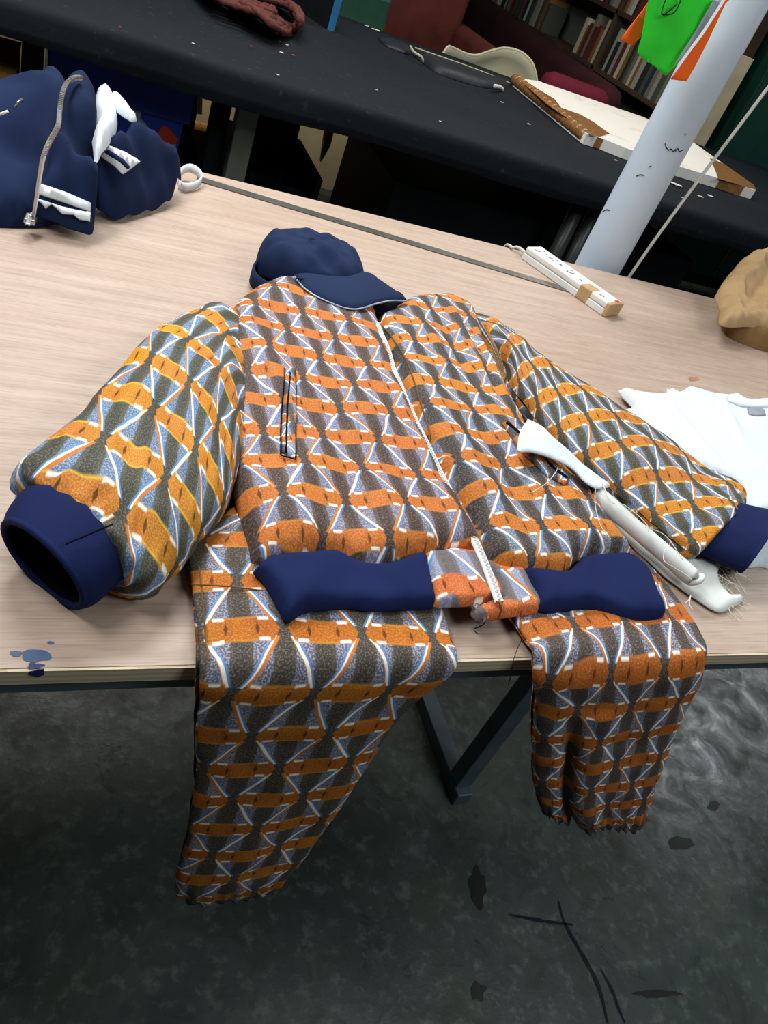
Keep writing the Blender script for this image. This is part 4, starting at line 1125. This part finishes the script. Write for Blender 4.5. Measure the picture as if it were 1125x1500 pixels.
def carton(x0_, y0_, x1_, y1_, h_, mat, label):
    g_ = G(); r_ = empty('cardboard_box', (0, 0, 0), label, 'box')
    g_.box((x0_, y0_, .0), (x1_, y1_, h_ - .004), ch=.003).build('body', mat, r_)
    xm = (x0_ + x1_) / 2
    G().box((x0_ - .002, y0_ - .002, h_ - .004), (xm - .003, y1_ + .002, h_), ch=.0008).build('lid_flap', mat, r_)
    G().box((xm + .003, y0_ - .002, h_ - .004), (x1_ + .002, y1_ + .002, h_), ch=.0008).build('lid_flap', mat, r_)


carton(-1.1, 2.78, -.115, 3.15, .66, M['card2'], 'wide tan cardboard box on the floor left of the blue bin')
carton(-1.3, 4.45, -.06, 4.85, .85, M['card'], 'beige box behind the tan cardboard box')
carton(.50, 4.30, .90, 4.44, .2, M['card2'], 'tan box right of the blue bin')
carton(.25, 4.50, 1.76, 4.66, .74, M['card'], 'beige board-sided box standing far back beneath the black table')
tag(G().slab([V(290, 130, 3.3), V(297, 130, 3.3), V(296, 168, 3.3), V(289, 167, 3.3)], (0, .02, 0)).build('pale_batten', M['post']), 'short pale wooden batten hung beneath the black table beside the blue bin', 'timber')
G_ = G().slab([V(266, 205, 3.5), V(276, 187, 3.5), V(303, 262, 3.5), V(297, 290, 3.5), V(262, 290, 3.5)], (0, .02, 0)).build('brown_plank', M['dwood'])
tag(G_, 'brown plank leaning against the tan box right of the blue bin', 'timber')
tag(G().box((.487, 2.86, 0), (.548, 2.92, .84), ch=.004).build('black_board', M['blackbox']), 'upright black board next to the aluminium table leg', 'board')
dark = empty('dark_crate', (0, 0, 0), 'black crate under the table behind the aluminium leg, with grey wrap inside', 'crate')
g = G(); g.box((.66, 3.0, 0), (.97, 3.45, .03)); g.box((.66, 3.0, .03), (.68, 3.45, .52)); g.box((.95, 3.0, .03), (.97, 3.45, .52)); g.box((.68, 3.0, .03), (.95, 3.02, .36)); g.box((.68, 3.43, .03), (.95, 3.45, .78))
g.build('box_shell', M['blackbox'], dark)
vv = []; ff = []
for i in range(14):
    for j in range(12): vv.append((.69 + .25 * i / 13, 3.03 + .4 * j / 11, .40 + .06 * nz(i * .3, j * .3, 0, 1.9) + .04 * abs(nz(i, j, 3, .9))))
for i in range(13):
    for j in range(11): ff.append((i * 12 + j, (i + 1) * 12 + j, (i + 1) * 12 + j + 1, i * 12 + j + 1))
o = mk('plastic_wrap', vv, ff, M['bagplastic'], dark, smooth=False); so = o.modifiers.new('Solidify', 'SOLIDIFY'); so.thickness = .004
tag(G().box((1.22, 2.9, 0), (2.8, 3.6, .62), ch=.01).build('black_cabinet', M['blackbox']), 'low black cabinet filling the space under the black table', 'cabinet')
tag(G().slab([V(477, 188, 3.9), V(490, 190, 3.9), V(484, 214, 3.9), V(470, 238, 3.9)], (0, .03, 0)).build('pale_lath', M['post']), 'pale lath standing far back under the black table', 'timber')
for k_, px in enumerate((834, 862)):
    c_ = V(px, 330, 2.72)
    tag(G().tube([(c_[0], c_[1], 0), (c_[0], c_[1], .845)], .03, 20).build('grey_pipe', M['pipe'], None, True), 'dark grey tube under the black table, %s of the two beside the pillar' % ('left' if k_ == 0 else 'right'), 'pipe')

# ------------------------------------------------------------------ behind the black table
sh = empty('shell_chair', (0, 0, 0), 'cream moulded plastic shell chair behind the black table', 'chair')
rim = crom([V(a, b_, 4.42)[[0, 2]] for a, b_ in ((634, 88), (645, 77), (654, 67), (664, 71), (688, 83), (705, 86), (725, 80), (745, 75), (765, 78), (776, 88), (780, 100), (781, 120))], 50)
vv = []
xc = (rim[0][0] + rim[-1][0]) / 2; wdt = (rim[-1][0] - rim[0][0]) / 2
for i, (x, z) in enumerate(rim):
    for j in range(12):
        t = j / 11; xx = xc + (x - xc) * (1 - .15 * t); zz_ = z + (.47 - z) * t
        vv.append((xx, 4.52 - .13 * ((xx - xc) / wdt) ** 2 - .10 * t * t + .03 * math.exp(-t * 14) * -1, zz_))
ff = [(i * 12 + j, (i + 1) * 12 + j, (i + 1) * 12 + j + 1, i * 12 + j + 1) for i in range(49) for j in range(11)]
o = mk('shell_back', vv, ff, M['shell'], sh); so = o.modifiers.new('Solidify', 'SOLIDIFY'); so.thickness = .008
G().tube([(x, 4.52 - .13 * ((x - xc) / wdt) ** 2 - .03, z) for x, z in rim], .008, 8).build('rolled_rim', M['shell'], o, True)
g = G(); g.box((xc - .22, 4.42, .43), (xc + .22, 4.86, .47), ch=.015); g.build('seat', M['shell'], sh)
for sx in (-1, 1):
    for yy in (4.46, 4.82):
        G().tube([(xc + sx * .18, yy, .43), (xc + sx * .22, yy + (.03 if yy > 4.6 else -.03), 0)], .012, 10).build('leg', M['pipe'], sh, True)


def cushbox(name, lo, hi, mat, parent, ch):
    return G().box(lo, hi, ch=ch).build(name, mat, parent, True)


ac = empty('armchair', (0, 0, 0), 'brown-red velvet armchair behind the black table, left of the shell chair', 'armchair')
cushbox('seat_base', (1.66, 4.95, .05), (2.42, 5.65, .48), M['chair_red'], ac, .05)
cushbox('backrest', (1.66, 5.5, .48), (2.42, 5.72, 1.25), M['chair_red'], ac, .07)
cushbox('armrest', (1.54, 4.9, .05), (1.72, 5.7, .88), M['chair_red'], ac, .06)
cushbox('armrest', (2.36, 4.9, .05), (2.54, 5.7, .92), M['chair_red'], ac, .06)
tag(G().box((1.26, 4.69, 0), (1.62, 4.88, 1.0), ch=.02).build('green_box', M['dgreen']), 'dark green box-shaped unit behind the black table at top left', 'box')
sf = empty('sofa', (0, 0, 0), 'large dark maroon velvet sofa running back along the bookcase', 'sofa')
M4 = Matrix.Translation((3.02, 4.62, 0)) @ Matrix.Rotation(-.06, 4, 'Z')
for nm, lo, hi, ch in (('back', (0, 0, .05), (.22, 3.0, .99), .08), ('seat_base', (-.42, .15, .05), (.0, 2.9, .45), .05), ('armrest', (-.45, -.02, .05), (.0, .2, .74), .07), ('armrest', (-.45, 2.85, .05), (.0, 3.05, .70), .07)):
    g = G(); g.box(lo, hi, M4, ch=ch); g.build(nm, M['sofa'], sf, True)
g = G(); v_ = []
o = G().box((2.56, 4.42, .42), (3.02, 4.58, .97), ch=.06).build('crimson_chair_back', M['crimson'], None, True)
cs = empty('crimson_chair', (0, 0, 0), 'small crimson padded chair behind the white wrapped board', 'chair'); o.parent = cs; o.name = 'backrest'
G().box((2.56, 4.58, .38), (3.0, 4.60, .46), ch=.005).build('seat', M['crimson'], cs)
for sx in (2.6, 2.96):
    G().box((sx - .02, 4.46, 0), (sx + .02, 4.50, .42), ch=.004).build('leg', M['dwood'], cs)

gc = empty('green_cabinet', (0, 0, 0), 'dark green metal cabinet beyond the timber post at the far right', 'cabinet')
G().box((4.02, 4.5, .05), (5.1, 5.0, 1.95), ch=.006).build('body', M['dgreen'], gc)
for xx in (4.03, 4.57): G().box((xx, 4.485, .08), (xx + .525, 4.499, 1.92), ch=.003).build('door', M['dgreen'], gc)
G().box((4.49, 4.465, .9), (4.51, 4.484, 1.05), ch=.003).build('handle', M['pipe'], gc)
G().box((4.05, 4.53, 0), (5.07, 4.97, .05)).build('plinth', M['pipe'], gc)

# bookcase along the right, its shelves running away from the camera
bc = empty('bookcase', (0, 0, 0), 'brown wooden bookcase running back behind the sofa', 'bookcase')
BX0, BX1, BY0, BY1 = 3.62, 3.92, 4.6, 8.9
for z in (.20, .93, 1.30, 1.66, 2.0): G().box((BX0, BY0, z), (BX1, BY1, z + .03), ch=.002).build('shelf', M['shelf'], bc)
G().box((BX1 + .001, BY0, 0), (BX1 + .02, BY1, 2.03)).build('back_panel', M['wall'], bc)
for y in (BY0 - .03, 5.75, 7.2, BY1): G().box((BX0, y, 0), (BX1, y + .028, 2.03), ch=.002).build('upright', M['shelf'], bc)
cols = ['#6d6a5e', '#3a3f4a', '#8b8a80', '#2a2a2e', '#7d5a34', '#9a9688', '#454b3e', '#5c2d26', '#b8b2a0', '#23303f']
bm_ = [plain('book_cover', c, .6, .3, var=.1) for c in cols]
pg = plain('book_pages', '#a8a290', .9, .1, var=.1)
nm_ = ['grey', 'slate', 'pale grey', 'black', 'tan', 'stone', 'olive', 'dark red', 'cream', 'navy']
rg = random.Random(12); protos = {}; cnt = {}
ORD = 'first second third fourth fifth sixth seventh eighth ninth tenth eleventh twelfth thirteenth fourteenth fifteenth sixteenth seventeenth eighteenth nineteenth twentieth'.split()
for z0_ in (.961, 1.331):
    y = BY0 + .02
    while y < BY1 - .1:
        if 5.68 < y < 5.80: y = 5.80
        if 7.13 < y < 7.25: y = 7.25
        if z0_ < 1 and 6.1 < y < 6.75: y = 6.75
        k_ = rg.randrange(10); th = rg.uniform(.022, .055); hh = rg.uniform(.2, .3); dp = rg.uniform(.15, .2); tl = 0
        if k_ not in protos:
            r_ = bpy.data.objects.new('book', None); COL.objects.link(r_); protos[k_] = (r_, k_)
            g = G(); g.box((0, 0, 0), (1, .1, 1)); g.box((0, .9, 0), (1, 1, 1)); g.box((0, .1, 0), (.03, .9, 1)); c1_ = g.build('cover', bm_[k_], r_)
            g = G(); g.box((.03, .1, .02), (.98, .9, .98)); c2_ = g.build('pages', pg, r_)
        else:
            src = protos[k_][0]; r_ = src.copy(); COL.objects.link(r_)
            for ch_ in src.children:
                c1_ = ch_.copy(); COL.objects.link(c1_); c1_.parent = r_
        r_.location = (BX0 + .01, y, z0_); r_.scale = (dp, th, hh)
        q_ = (k_, z0_ < 1); cnt[q_] = cnt.get(q_, -1) + 1
        r_['label'] = '%s %s book from the near end of the %s bookcase shelf' % (ORD[cnt[q_]], nm_[k_], 'lower' if z0_ < 1 else 'upper'); r_['category'] = 'book'; r_['group'] = '%s books in the bookcase' % nm_[k_]
        y += th + .003
